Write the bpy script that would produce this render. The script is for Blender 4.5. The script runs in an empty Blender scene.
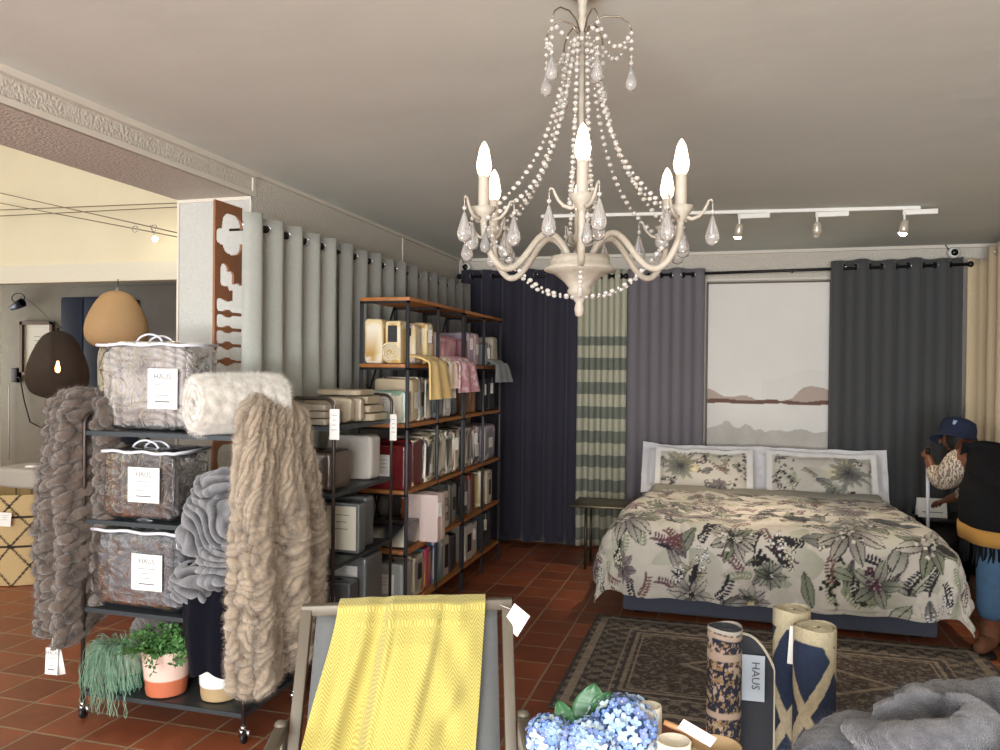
import bpy, math, random
import numpy as np
from mathutils import Vector, Matrix
random.seed(7)
PI = math.pi
C = bpy.context.scene.collection
sc = bpy.context.scene

# ------------------------------------------------------------------ camera
F, YAW, PITCH, ROLL, CAMZ = 800.0, math.radians(15.9), math.radians(.356), math.radians(.62), 1.6
def cam_rows():
    cy, sy, cp, sp, cr, sr = math.cos(YAW), math.sin(YAW), math.cos(PITCH), math.sin(PITCH), math.cos(ROLL), math.sin(ROLL)
    f = np.array([-sy, cy, 0.]); rt = np.array([cy, sy, 0.]); up = np.array([0, 0, 1.])
    f2 = f*cp - up*sp; up2 = up*cp + f*sp
    return np.array([rt*cr + up2*sr, -(up2*cr - rt*sr), f2])
RR = cam_rows()
cd = bpy.data.cameras.new('camera'); cam = bpy.data.objects.new('camera', cd); C.objects.link(cam)
cd.sensor_width = 36; cd.lens = F*36/1000; cd.clip_start = .05
cam.matrix_world = Matrix([[RR[0][0], -RR[1][0], -RR[2][0], 0], [RR[0][1], -RR[1][1], -RR[2][1], 0],
                           [RR[0][2], -RR[1][2], -RR[2][2], CAMZ], [0, 0, 0, 1]])
sc.camera = cam

# ------------------------------------------------------------------ light and exposure
sc.view_settings.view_transform = 'Standard'; sc.view_settings.look = 'None'
sc.view_settings.gamma = 1; sc.view_settings.use_curve_mapping = False
sc.view_settings.exposure = 0.03
sc.cycles.max_bounces = 8; sc.cycles.transparent_max_bounces = 12
sc.cycles.use_denoising = True; sc.cycles.sample_clamp_indirect = 4; sc.cycles.caustics_refractive = False; sc.cycles.caustics_reflective = False
w = bpy.data.worlds.new('world'); sc.world = w; w.use_nodes = True
w.node_tree.nodes['Background'].inputs[0].default_value = (.75, .85, 1, 1)
w.node_tree.nodes['Background'].inputs[1].default_value = .8
def area(name, loc, rot, sx, sy, power, col):
    l = bpy.data.lights.new(name, 'AREA'); l.shape = 'RECTANGLE'; l.size = sx; l.size_y = sy; l.energy = power; l.color = col
    o = bpy.data.objects.new(name, l); o.location = loc; o.rotation_euler = rot; C.objects.link(o); return o
# daylight through the shop front behind the camera, and through the side room's window
area('shopfront_daylight', (-.3, -3.97, 1.45), (math.radians(103), 0, 0), 4.0, 2.2, 470, (.95, .975, 1))
area('ceiling_uplight_fill', (-.3, -3.95, .75), (math.radians(138), 0, 0), 4.0, .8, 230, (1, .98, .95))  # added upward fill that brightens the ceiling
area('side_room_daylight', (-6.0, -3.97, 2.2), (PI/2, 0, 0), 5.6, 3.4, 165, (1, .98, .94))
area('side_room_overhead_fill', (-6.2, 3.2, 4.5), (0, 0, 0), 3.0, 3.0, 45, (1, .97, .92))  # added overhead fill for the side room; its ceiling has no skylight

area('far_room_fill', (-9.9, 7.1, 1.6), (0, -PI/2, 0), 1.6, 1.5, 45, (1, .97, .92))  # added fill that brightens the far room; no window stands there

# ------------------------------------------------------------------ helpers
def S(r, g, b):
    return tuple(((c/255)/12.92 if c/255 <= .04045 else ((c/255+.055)/1.055)**2.4) for c in (r, g, b))
def hash3(i, seed):
    n = (i[..., 0]*374761393 + i[..., 1]*668265263 + i[..., 2]*2147483647 + seed*144665) & 0xffffffff
    n = ((n ^ (n >> 13))*1274126177) & 0xffffffff
    n = ((n ^ (n >> 16))*2246822519) & 0xffffffff
    return ((n ^ (n >> 15)) & 0xffff)/65535.
def vnoise(p, seed=0):
    p = np.asarray(p, float); i = np.floor(p).astype(np.int64); f = p - i; f = f*f*(3-2*f); out = 0
    for a in (0, 1):
        for b in (0, 1):
            for c in (0, 1):
                wgt = (f[..., 0] if a else 1-f[..., 0])*(f[..., 1] if b else 1-f[..., 1])*(f[..., 2] if c else 1-f[..., 2])
                out = out + wgt*hash3(i+np.array([a, b, c]), seed)
    return out*2-1
def fbm(p, seed=0, o=3):
    s = 0; a = 1.; p = np.asarray(p, float)
    for k in range(o): s = s + a*vnoise(p, seed+k*17); a *= .5; p = p*2.03
    return s
def n2(u, v, sc_, seed=0, o=2):
    return fbm(np.stack([u*sc_, v*sc_, np.zeros_like(u)+seed*.37], -1), seed, o)

_m = {}
def mat(name, col=(.5, .5, .5), rough=.8, metal=0, bump=None, vcol=False, var=0, sheen=0, varscale=8, emit=None, es=0, spec=.5, coat=0, trans=0, ior=1.45, alpha=None):
    if name in _m: return _m[name]
    m = bpy.data.materials.new(name); m.use_nodes = True; nt = m.node_tree; N = nt.nodes; L = nt.links
    b = N['Principled BSDF']; b.inputs['Base Color'].default_value = (*col, 1); b.inputs['Roughness'].default_value = rough
    b.inputs['Metallic'].default_value = metal; b.inputs['Specular IOR Level'].default_value = spec
    if sheen: b.inputs['Sheen Weight'].default_value = sheen; b.inputs['Sheen Roughness'].default_value = .5
    if coat: b.inputs['Coat Weight'].default_value = coat; b.inputs['Coat Roughness'].default_value = .15
    if trans: b.inputs['Transmission Weight'].default_value = trans; b.inputs['IOR'].default_value = ior
    if emit: b.inputs['Emission Color'].default_value = (*emit, 1); b.inputs['Emission Strength'].default_value = es
    tc = N.new('ShaderNodeTexCoord'); src = None
    if vcol:
        a = N.new('ShaderNodeVertexColor'); a.layer_name = 'Col'; src = a.outputs['Color']
    if var:
        nz = N.new('ShaderNodeTexNoise'); nz.inputs['Scale'].default_value = varscale; nz.inputs['Detail'].default_value = 5
        L.new(tc.outputs['Object'], nz.inputs['Vector'])
        mp = N.new('ShaderNodeMapRange'); mp.inputs['From Min'].default_value = .25; mp.inputs['From Max'].default_value = .75
        mp.inputs['To Min'].default_value = 1-var; mp.inputs['To Max'].default_value = 1+var; L.new(nz.outputs['Fac'], mp.inputs['Value'])
        mx = N.new('ShaderNodeVectorMath'); mx.operation = 'SCALE'; mx.inputs[0].default_value = col
        if src: L.new(src, mx.inputs[0])
        L.new(mp.outputs[0], mx.inputs['Scale']); src = mx.outputs[0]
    if src: L.new(src, b.inputs['Base Color'])
    if bump:
        s, st = bump[:2]
        nz = N.new('ShaderNodeTexNoise'); nz.inputs['Scale'].default_value = s; nz.inputs['Detail'].default_value = 4
        L.new(tc.outputs['Object'], nz.inputs['Vector'])
        bp = N.new('ShaderNodeBump'); bp.inputs['Strength'].default_value = st; bp.inputs['Distance'].default_value = bump[2] if len(bump) > 2 else .005
        L.new(nz.outputs['Fac'], bp.inputs['Height']); L.new(bp.outputs[0], b.inputs['Normal'])
    _m[name] = m; return m

def wloc(o):
    v = Vector((0, 0, 0))
    while o is not None: v += o.location; o = o.parent
    return np.array(v)
def tag(o, label=None, cat=None, group=None, kind=None):
    for k, v in (('label', label), ('category', cat), ('group', group), ('kind', kind)):
        if v: o[k] = v
    return o
def thing(name, loc, label, cat, group=None, rz=0):
    o = bpy.data.objects.new(name, None); C.objects.link(o); o.location = loc; o.empty_display_size = .05; o.rotation_euler.z = rz
    return tag(o, label, cat, group)

class MB:
    def __init__(s): s.v = []; s.f = []; s.c = []; s.uv = {}; s.n = 0; s.hasc = False
    def add(s, v, f, col=None):
        v = np.asarray(v, float).reshape(-1, 3); s.v.append(v)
        s.f.extend([tuple(int(i)+s.n for i in q) for q in f])
        if col is None: c = np.ones((len(v), 3))*.5
        else:
            s.hasc = True; c = np.broadcast_to(np.asarray(col, float).reshape(-1, 3), (len(v), 3))
        s.c.append(c); s.n += len(v); return s
    def grid(s, P, col=None, cu=False, cv=False, flip=False):
        nu, nv = P.shape[:2]; idx = np.arange(nu*nv).reshape(nu, nv)
        if cu: idx = np.vstack([idx, idx[:1]])
        if cv: idx = np.hstack([idx, idx[:, :1]])
        q = np.stack([idx[:-1, :-1], idx[1:, :-1], idx[1:, 1:], idx[:-1, 1:]], -1).reshape(-1, 4)
        if flip: q = q[:, ::-1]
        return s.add(P, q.tolist(), None if col is None else np.asarray(col).reshape(-1, 3) if np.ndim(col) > 1 else col)
    def box(s, c, d, R=None, col=None):
        v = np.array([[x, y, z] for x in (-.5, .5) for y in (-.5, .5) for z in (-.5, .5)])*np.array(d)
        if R is not None: v = v@np.asarray(R).T
        return s.add(v+np.array(c), [(0, 1, 3, 2), (4, 6, 7, 5), (0, 4, 5, 1), (2, 3, 7, 6), (0, 2, 6, 4), (1, 5, 7, 3)], col)
    def bx(s, x0, x1, y0, y1, z0, z1, col=None):
        return s.box(((x0+x1)/2, (y0+y1)/2, (z0+z1)/2), (abs(x1-x0), abs(y1-y0), abs(z1-z0)), None, col)
    def bar(s, a, b, wd, ht=None, up=(0, 0, 1), col=None):
        a = np.array(a, float); b = np.array(b, float); d = b-a; L = np.linalg.norm(d); d /= L
        u = np.array(up, float); x = np.cross(d, u)
        if np.linalg.norm(x) < 1e-4: x = np.cross(d, (1, 0, 0))
        x /= np.linalg.norm(x); z = np.cross(x, d)
        return s.box((a+b)/2, (wd, L, ht or wd), np.array([x, d, z]).T, col)
    def tube(s, path, r, n=8, closed=False, col=None, caps=True):
        P = np.asarray(path, float); m = len(P); r = np.broadcast_to(np.asarray(r, float), (m,))
        T = (np.roll(P, -1, 0)-np.roll(P, 1, 0)) if closed else np.gradient(P, axis=0)
        T /= (np.linalg.norm(T, axis=1)[:, None]+1e-12)
        ref = np.array([0, 0, 1.]) if abs(T[0][2]) < .9 else np.array([1., 0, 0])
        x = np.cross(T[0], ref); x /= np.linalg.norm(x); th = np.arange(n)*2*PI/n; out = []
        for i in range(m):
            x = x - T[i]*(x@T[i]); x /= np.linalg.norm(x)+1e-12; y = np.cross(T[i], x)
            out.append(P[i]+r[i]*(np.cos(th)[:, None]*x+np.sin(th)[:, None]*y))
        base = s.n; s.grid(np.array(out), col, cu=closed, cv=True)
        if caps and not closed:
            s.f.append(tuple(base+i for i in range(n))); s.f.append(tuple(base+(m-1)*n+i for i in reversed(range(n))))
        return s
    def lathe(s, prof, c=(0, 0, 0), n=24, R=None, col=None, wob=None):
        prof = np.asarray(prof, float); th = np.arange(n)*2*PI/n
        P = np.stack([prof[:, 0][:, None]*np.cos(th), prof[:, 0][:, None]*np.sin(th), prof[:, 1][:, None]+0*th], -1)
        if wob is not None: P[..., :2] *= (1+wob(P, th))[..., None]
        if R is not None: P = P@np.asarray(R).T
        return s.grid(P+np.array(c), col, cv=True)
    def ball(s, c, r, n=10, m=7, R=None, col=None):
        r = np.broadcast_to(np.array(r, float), (3,)); a = np.linspace(.02, PI-.02, m); th = np.arange(n)*2*PI/n
        P = np.stack([np.sin(a)[:, None]*np.cos(th), np.sin(a)[:, None]*np.sin(th), np.cos(a)[:, None]+0*th], -1)*r
        if R is not None: P = P@np.asarray(R).T
        b = s.n; s.grid(P+np.array(c), col, cv=True)
        s.f.append(tuple(b+i for i in reversed(range(n)))); s.f.append(tuple(b+(m-1)*n+i for i in range(n)))
        return s
    def build(s, name, m, parent=None, label=None, cat=None, group=None, kind=None, smooth=True, bevel=0, solid=0, origin=None, sub=0):
        V = np.vstack(s.v); me = bpy.data.meshes.new(name)
        if parent is not None: off = wloc(parent)
        elif kind == 'structure': off = np.zeros(3)
        elif origin is not None: off = np.array(origin, float)
        else: off = np.array([(V[:, 0].min()+V[:, 0].max())/2, (V[:, 1].min()+V[:, 1].max())/2, V[:, 2].min()])
        me.from_pydata((V-off).tolist(), [], s.f); me.materials.append(m)
        if s.hasc:
            at = me.color_attributes.new('Col', 'FLOAT_COLOR', 'POINT'); c = np.hstack([np.vstack(s.c), np.ones((len(V), 1))])
            at.data.foreach_set('color', c.astype(np.float32).ravel())
        if smooth: me.polygons.foreach_set('use_smooth', [True]*len(me.polygons))
        o = bpy.data.objects.new(name, me); C.objects.link(o)
        if parent is not None: o.parent = parent
        else: o.location = off
        if solid:
            md = o.modifiers.new('solid', 'SOLIDIFY'); md.thickness = solid; md.offset = 0
        if bevel:
            md = o.modifiers.new('bevel', 'BEVEL'); md.width = bevel; md.segments = 2; md.limit_method = 'ANGLE'
        if sub:
            md = o.modifiers.new('sub', 'SUBSURF'); md.levels = sub; md.render_levels = sub
        return tag(o, label, cat, group, kind)
def struct(name, mb, m, **k): return mb.build(name, m, kind='structure', smooth=False, **k)
def copy_tree(o, parent=None):
    c = o.copy(); C.objects.link(c); c.parent = parent
    for ch in [x for x in bpy.data.objects if x.parent == o]: copy_tree(ch, c)
    return c
def normals(P):
    du = np.gradient(P, axis=0); dv = np.gradient(P, axis=1); n = np.cross(du, dv)
    return n/(np.linalg.norm(n, axis=-1)[..., None]+1e-12)
_txt = {}
def text_data(t, serif=False):
    if t in _txt: return _txt[t]
    cu = bpy.data.curves.new('t', 'FONT'); cu.body = t; cu.size = 1; cu.align_x = 'CENTER'; cu.align_y = 'CENTER'; cu.resolution_u = 2
    o = bpy.data.objects.new('t', cu); C.objects.link(o); dg = bpy.context.evaluated_depsgraph_get(); dg.update()
    me = bpy.data.meshes.new_from_object(o.evaluated_get(dg))
    v = np.array([list(p.co) for p in me.vertices]).reshape(-1, 3); f = [tuple(p.vertices) for p in me.polygons]
    bpy.data.objects.remove(o); bpy.data.curves.remove(cu); bpy.data.meshes.remove(me); _txt[t] = (v, f); return v, f
def put_text(mb, t, o, ux, uy, size):
    v, f = text_data(t); o, ux, uy = map(lambda a: np.array(a, float), (o, ux, uy))
    mb.add(o+v[:, :1]*ux*size+v[:, 1:2]*uy*size, f)

class Canvas:                                       # a small raster painted in code, sampled onto mesh vertices
    def __init__(s, w, h, ppm, bg): s.p = ppm; s.W = int(w*ppm); s.H = int(h*ppm); s.a = np.ones((s.H, s.W, 3))*np.array(bg)
    def win(s, cx, cy, r):
        x0, x1 = max(0, int((cx-r)*s.p)), min(s.W, int((cx+r)*s.p)+1); y0, y1 = max(0, int((cy-r)*s.p)), min(s.H, int((cy+r)*s.p)+1)
        if x1 <= x0 or y1 <= y0: return None
        Y, X = np.mgrid[y0:y1, x0:x1]; return (slice(y0, y1), slice(x0, x1)), (X+.5)/s.p-cx, (Y+.5)/s.p-cy
    def blend(s, w_, mask, col):
        s.a[w_] = s.a[w_]*(1-mask[..., None])+mask[..., None]*np.asarray(col)
    def leaf(s, cx, cy, L, W, ang, col, tip=None, vein=None, al=.9):
        q = s.win(cx, cy, L*1.05)
        if q is None: return
        w_, X, Y = q; c, n = math.cos(ang), math.sin(ang); a = (X*c+Y*n)/L; b = (-X*n+Y*c)
        prof = W*np.sin(PI*np.clip(a, 0, 1))**.8; m = ((a > 0) & (a < 1) & (np.abs(b) < prof)).astype(float)*al
        cc = np.array(col)*(1-np.clip(a, 0, 1)[..., None])+np.array(tip if tip is not None else col)*np.clip(a, 0, 1)[..., None]
        side = np.clip(np.abs(b)/(prof+1e-6), 0, 1)[..., None]
        if vein is not None: cc = cc*(1-.75*(side > .8))+np.array(vein)*.75*(side > .8); cc = np.where((np.abs(b)[..., None] < .0035), np.array(vein), cc)
        s.blend(w_, m, cc)
    def dot(s, cx, cy, r, col, al=1):
        q = s.win(cx, cy, r*1.1)
        if q is None: return
        w_, X, Y = q; s.blend(w_, (np.hypot(X, Y) < r)*al, col)
    def rect(s, x0, x1, y0, y1, col, al=1):
        s.a[max(0, int(y0*s.p)):max(0, int(y1*s.p)), max(0, int(x0*s.p)):max(0, int(x1*s.p))] = np.array(col)*al+(1-al)*s.a[max(0, int(y0*s.p)):max(0, int(y1*s.p)), max(0, int(x0*s.p)):max(0, int(x1*s.p))]
    def sample(s, u, v):
        return s.a[np.clip((v*s.p).astype(int), 0, s.H-1), np.clip((u*s.p).astype(int), 0, s.W-1)]

# ------------------------------------------------------------------ materials
M_ceil = mat('ceiling_paint', S(216, 220, 212), .85, bump=(3, .25, .02), var=.05, varscale=1.5)
M_wall = mat('textured_plaster', S(205, 198, 186), .8, bump=(70, .9, .012), var=.06, varscale=40)
M_pill = mat('white_textured_plaster', S(190, 190, 184), .75, bump=(60, .8, .01), var=.05, varscale=50)
M_trim = mat('white_trim', S(215, 208, 195), .5)
M_cream = mat('cream_wall_paint', S(226, 218, 190), .9, bump=(4, .1, .01), var=.03, varscale=3)
M_dkwall = mat('grey_plaster', S(150, 146, 138), .9, bump=(50, .5, .008), var=.06)
M_blackm = mat('black_metal', S(38, 36, 38), .45, metal=.6)
M_pole = mat('bronze_tube', S(72, 62, 58), .4, metal=.6)
M_chrome = mat('chrome', S(200, 200, 205), .18, metal=1)
M_shelfm = mat('dark_sheet_metal', S(70, 76, 80), .4, metal=.5)
M_wood = mat('shelf_wood', S(168, 108, 56), .5, var=.2, varscale=25)
M_white = mat('white_card', S(238, 236, 230), .6)
M_ink = mat('grey_print', S(84, 84, 90), .7)
M_paint = mat('painted_pattern', vcol=True, rough=.85, bump=(300, .15, .002))
M_cloth = mat('patterned_cloth', vcol=True, rough=.9, bump=(90, .25, .004), sheen=.2)
M_fur = mat('faux_fur', vcol=True, rough=.95, bump=(260, 1.0, .006), sheen=.6, var=.12, varscale=120)

def floor_mat():
    m = bpy.data.materials.new('terracotta_tiles'); m.use_nodes = True; nt = m.node_tree; N = nt.nodes; L = nt.links; b = N['Principled BSDF']
    tc = N.new('ShaderNodeTexCoord'); mp = N.new('ShaderNodeMapping'); mp.inputs['Location'].default_value = (1.41, -5.497+.246*40, 0); mp.inputs['Location'].default_value[0] = 1.41+.2475*60
    L.new(tc.outputs['Object'], mp.inputs['Vector'])
    br = N.new('ShaderNodeTexBrick'); br.offset = 0; br.squash = 1; br.inputs['Scale'].default_value = 1
    br.inputs['Brick Width'].default_value = .2475; br.inputs['Row Height'].default_value = .246; br.inputs['Mortar Size'].default_value = .007
    br.inputs['Mortar Smooth'].default_value = .3; br.inputs['Bias'].default_value = 0
    br.inputs['Color1'].default_value = (*S(152, 84, 54), 1); br.inputs['Color2'].default_value = (*S(124, 68, 45), 1); br.inputs['Mortar'].default_value = (*S(150, 128, 104), 1)
    L.new(mp.outputs[0], br.inputs['Vector'])
    nz = N.new('ShaderNodeTexNoise'); nz.inputs['Scale'].default_value = 7; nz.inputs['Detail'].default_value = 6; L.new(tc.outputs['Object'], nz.inputs['Vector'])
    mr = N.new('ShaderNodeMapRange'); mr.inputs['To Min'].default_value = .6; mr.inputs['To Max'].default_value = 1.35; L.new(nz.outputs['Fac'], mr.inputs['Value'])
    vm = N.new('ShaderNodeVectorMath'); vm.operation = 'SCALE'; L.new(br.outputs['Color'], vm.inputs[0]); L.new(mr.outputs[0], vm.inputs['Scale']); L.new(vm.outputs[0], b.inputs['Base Color'])
    r = N.new('ShaderNodeMapRange'); r.inputs['To Min'].default_value = .25; r.inputs['To Max'].default_value = .55; L.new(nz.outputs['Fac'], r.inputs['Value']); L.new(r.outputs[0], b.inputs['Roughness'])
    inv = N.new('ShaderNodeMath'); inv.operation = 'SUBTRACT'; inv.inputs[0].default_value = 1; L.new(br.outputs['Fac'], inv.inputs[1])
    bp = N.new('ShaderNodeBump'); bp.inputs['Strength'].default_value = .5; bp.inputs['Distance'].default_value = .004; L.new(inv.outputs[0], bp.inputs['Height'])
    bp2 = N.new('ShaderNodeBump'); bp2.inputs['Strength'].default_value = .15; bp2.inputs['Distance'].default_value = .01; L.new(nz.outputs['Fac'], bp2.inputs['Height']); L.new(bp.outputs[0], bp2.inputs['Normal']); L.new(bp2.outputs[0], b.inputs['Normal'])
    return m
M_floor = floor_mat()

# ------------------------------------------------------------------ the rooms
XL, XR, YB, ZC, YF = -2.5, 2.1, 7.3, 2.66, -4.0
XP = -2.97                                             # outer face of the pillar and of the thick wall
struct('floor', MB().bx(-10, XR+.1, YF-.1, 8.6, -.1, 0), M_floor)
struct('ceiling', MB().bx(XL-.02, XR+.1, YF-.1, YB+.1, ZC, ZC+.1), M_ceil)
struct('wall_back', MB().bx(XL, XR+.1, YB, YB+.1, 0, ZC), M_wall)
struct('wall_right', MB().bx(XR, XR+.1, YF, YB, 0, ZC), M_wall)
struct('wall_left', MB().bx(XP, XL, 3.84, YB+.1, 0, 4.7), M_wall)
struct('wall_pillar', MB().bx(XP, XL-.001, 3.82, 3.84, 0, 2.53), M_pill)
struct('wall_beam', MB().bx(XP, XL, YF, 3.84, 2.53, 4.7), M_wall)
struct('trim_1', MB().bx(XL-.006, XL+.01, YF, 3.83, 2.53, 2.555).bx(XL, XL+.03, YF, 3.83, ZC-.028, ZC), M_trim)
struct('trim_2', MB().bx(XL, XL+.025, 3.83, YB, ZC-.02, ZC).bx(XL+.0, XL+.008, 3.815, 3.84, 2.53, ZC-.02).bx(XL, XL+.008, 5.9, 5.915, 2.4, ZC-.02), M_trim)
struct('trim_3', MB().bx(XL, XR, YB-.03, YB, ZC-.025, ZC), M_trim)
struct('trim_4', MB().bx(XP-.004, XP+.008, 3.812, 3.822, 0, 2.53).bx(XL-.012, XL-.002, 3.812, 3.822, 0, 2.53).bx(XP-.004, XL-.002, 3.81, 3.822, 2.512, 2.53), M_trim)
struct('baseboard_back', MB().bx(XL, XR, YB-.015, YB, 0, .09), mat('skirting_wood', S(150, 100, 50), .5, var=.1))
struct('baseboard_right', MB().bx(XR-.015, XR, YF, YB, 0, .09), _m['skirting_wood'])
# shop front behind the camera (piers, sill, head and glazing bars around the daylight)
struct('wall_front', MB().bx(XL, -2.3, YF-.1, YF, 0, ZC).bx(1.75, XR, YF-.1, YF, 0, ZC).bx(-2.3, 1.75, YF-.1, YF, 0, .3).bx(-2.3, 1.75, YF-.1, YF, 2.56, ZC), M_wall)
struct('wall_side_front', MB().bx(-10, -9, YF-.1, YF, 0, 4.7).bx(-3.1, XL, YF-.1, YF, 0, 4.7).bx(-9, -3.1, YF-.1, YF, 0, .4).bx(-9, -3.1, YF-.1, YF, 4.0, 4.7), M_cream)
# side room with the high cream wall, and the darker room seen through its opening
Y6 = 6.0
struct('wall_side_left', MB().bx(-10.1, -10, YF, 8.6, 0, 4.7), M_cream)
struct('ceiling_side', MB().bx(-10.1, XP, YF, 8.6, 4.7, 4.8), M_cream)
struct('wall_side_back', MB().bx(-10, XP, Y6, Y6+.15, 2.53, 4.7).bx(-10, -6.84, Y6, Y6+.15, 0, 2.53), M_cream)
struct('trim_5', MB().bx(-6.84, XP, Y6-.02, Y6+.1, 2.365, 2.53).bx(-6.84, -6.74, Y6-.02, Y6+.1, 0, 2.365), mat('white_render', S(222, 218, 200), .8, bump=(40, .4, .008)))
struct('wall_far_back', MB().bx(-10, XP, 8.0, 8.1, 0, 2.75), M_dkwall)
struct('ceiling_far', MB().bx(-10, XP, Y6+.16, 8.0, 2.75, 2.85), M_dkwall)
struct('trim_6', MB().bx(-7.85, -3, 7.96, 8.0, 2.56, 2.64), M_dkwall)

# ------------------------------------------------------------------ curtains on eyelet rods
def curtain(label, p0, p1, nrm, zt, zb, npl, amp, m, rodp=None, seed=0, name='eyelet_curtain', group=None, eyelets=True, col=None, skew=0.):
    """p0,p1 2-D ends along the rod, nrm 2-D facing direction"""
    p0 = np.array(p0, float); p1 = np.array(p1, float); nr = np.array(nrm, float); L = np.linalg.norm(p1-p0); d = (p1-p0)/L
    nu = int(npl*14)+1; nv = 26; t = np.linspace(0, 1, nu)[:, None]+0*np.zeros((1, nv)); z = zt+(zb-zt)*np.linspace(0, 1, nv)[None, :]+0*t
    dn = (zt-z)/(zt-zb)
    ph = 2*PI*npl*(t+.012*vnoise(np.stack([t*npl*.7, dn*1.5, t*0+seed], -1), seed)*dn)
    a = amp*(1+.35*vnoise(np.stack([t*npl*.9, dn*2, t*0], -1), seed+3)*dn)
    sw = np.sin(ph); off = a*np.sign(sw)*np.abs(sw)**.75
    off = off+.012*n2(t*L, dn*2, 3, seed+5)*dn
    al = t*L-.22*amp*np.sin(2*ph)*.4*(skew == 0)+skew*np.sin(ph)
    P = np.zeros((nu, nv, 3)); P[..., 0] = p0[0]+d[0]*al+nr[0]*off; P[..., 1] = p0[1]+d[1]*al+nr[1]*off
    P[..., 2] = z+.006*np.sin(ph*.5+seed)*(dn < .5)
    c = None if col is None else col(t*L, z)
    base = ((p0[0]+p1[0])/2, (p0[1]+p1[1])/2, zb)
    root = thing(name, base, label, 'curtain', group)
    MB().grid(P, c).build('curtain_panel', m, root, solid=.004)
    if eyelets:
        for k in range(int(npl*2)):
            tt = (k+.5)/(npl*2); tt = k/(npl*2)+.0
            if k == 0: tt = .4/(npl*2)
            q = p0+d*tt*L; sgn = 1 if k % 2 == 0 else -1; wv_ = 2*PI*npl/L
            n_ = nr*(1+sgn*skew*wv_)-d*sgn*amp*wv_; n_ /= np.linalg.norm(n_); e1 = np.array([-n_[1], n_[0], 0]); e2 = np.array([0, 0, 1.]); n3 = np.array([n_[0], n_[1], 0])
            th = np.linspace(0, 2*PI, 21)[:-1]; cc = np.array([q[0], q[1], zt-.055]); R_ = np.array([e1, e2, n3]).T
            MB().lathe([(.019, -.005), (.021, .005), (.026, .008), (.030, .004), (.030, -.004), (.021, -.006), (.019, -.005)], cc, 20, R_).build('eyelet', M_chrome, root)
            MB().lathe([(.0, .0035), (.019, .0035), (.019, -.0035), (0, -.0035)], cc, 16, R_).build('eyelet_dark_disc', M_blackm, root)  # dark disc closing the ring, stands in for the shaded hole
    return root
def rod(label, a, b, finials=(1, 1), r=.0125, walldir=None):
    root = thing('curtain_rod', tuple((np.array(a)+np.array(b))/2), label, 'curtain rod')
    MB().tube([a, b], r, 10).build('pole', M_blackm, root)
    for e, f in ((a, finials[0]), (b, finials[1])):
        if f: MB().ball(e, .026).build('finial', M_blackm, root)
    if walldir is not None:
        for tt in (.03, .5, .97):
            q = np.array(a)*(1-tt)+np.array(b)*tt; MB().tube([q, q+np.array(walldir)], .007, 6).build('bracket', M_blackm, root)
    return root
def linen(name, c, var=.05): return mat(name, c, .9, bump=(220, .35, .003), var=var, varscale=60, sheen=.15)
XC, ZT = -2.3, 2.365
g = 'eyelet curtains along the left wall'
specs = [(3.44, 4.42, 5, S(172, 174, 166), 'pale grey linen eyelet curtain nearest the pillar'), (4.44, 5.5, 5, S(150, 151, 144), 'grey eyelet curtain behind the near half of the wooden bookcase'),
         (5.52, 6.9, 6.5, S(134, 132, 127), 'darker grey eyelet curtain behind the far half of the wooden bookcase')]
for i, (y0, y1, n, c, lb) in enumerate(specs):
    curtain(lb, (XC, y0), (XC, y1), (1, 0), ZT, .03, n, .055, linen('left_linen_%d' % i, tuple(q_*.94 for q_ in c)), seed=i*7, skew=.028)
rod('black curtain rod running along the left wall', (XC, 3.5, ZT-.055), (XC, 6.95, ZT-.055), (0, 1), walldir=(-.19, 0, 0))
YC = 7.13
curtain('dark navy eyelet curtain in the back left corner', (-2.42, YC), (-1.3, YC), (0, -1), 2.53, .03, 5.5, .042, linen('navy_cloth', S(46, 43, 57)), seed=31)
def check(u, z):
    k = np.floor((2.45-z)/.13); band = ((k % 2) == 1) & (z < 2.22) & (z > .25)
    s = np.where(band[..., None], np.array(S(128, 134, 120)), np.array(S(196, 194, 168)))
    vs = (np.floor(u/.11) % 2 == 1)[..., None]; return s*np.where(vs, .93, 1.)
# the striped curtain's weave colours are its own pattern, banded by height
def stripe_mat():
    m = bpy.data.materials.new('checked_curtain_cloth'); m.use_nodes = True; nt = m.node_tree; N = nt.nodes; L = nt.links; b = N['Principled BSDF']; b.inputs['Roughness'].default_value = .9
    tc = N.new('ShaderNodeTexCoord'); sp = N.new('ShaderNodeSeparateXYZ'); L.new(tc.outputs['Object'], sp.inputs[0])
    md = N.new('ShaderNodeMath'); md.operation = 'PINGPONG'; md.inputs[1].default_value = .109; L.new(sp.outputs['Z'], md.inputs[0])
    gt = N.new('ShaderNodeMath'); gt.operation = 'GREATER_THAN'; gt.inputs[1].default_value = .0545; L.new(md.outputs[0], gt.inputs[0])
    lim = N.new('ShaderNodeMath'); lim.operation = 'LESS_THAN'; lim.inputs[1].default_value = 1.88; L.new(sp.outputs['Z'], lim.inputs[0])
    ml = N.new('ShaderNodeMath'); ml.operation = 'MULTIPLY'; L.new(gt.outputs[0], ml.inputs[0]); L.new(lim.outputs[0], ml.inputs[1])
    mx = N.new('ShaderNodeMix'); mx.data_type = 'RGBA'; mx.inputs[6].default_value = (*S(178, 176, 156), 1); mx.inputs[7].default_value = (*S(116, 120, 110), 1); L.new(ml.outputs[0], mx.inputs[0]); L.new(mx.outputs[2], b.inputs['Base Color'])
    return m
curtain('cream and grey green block striped curtain between the navy and lilac ones', (-1.31, YC), (-.87, YC), (0, -1), 2.5, .03, 4, .035, stripe_mat(), seed=41, eyelets=True)
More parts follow.
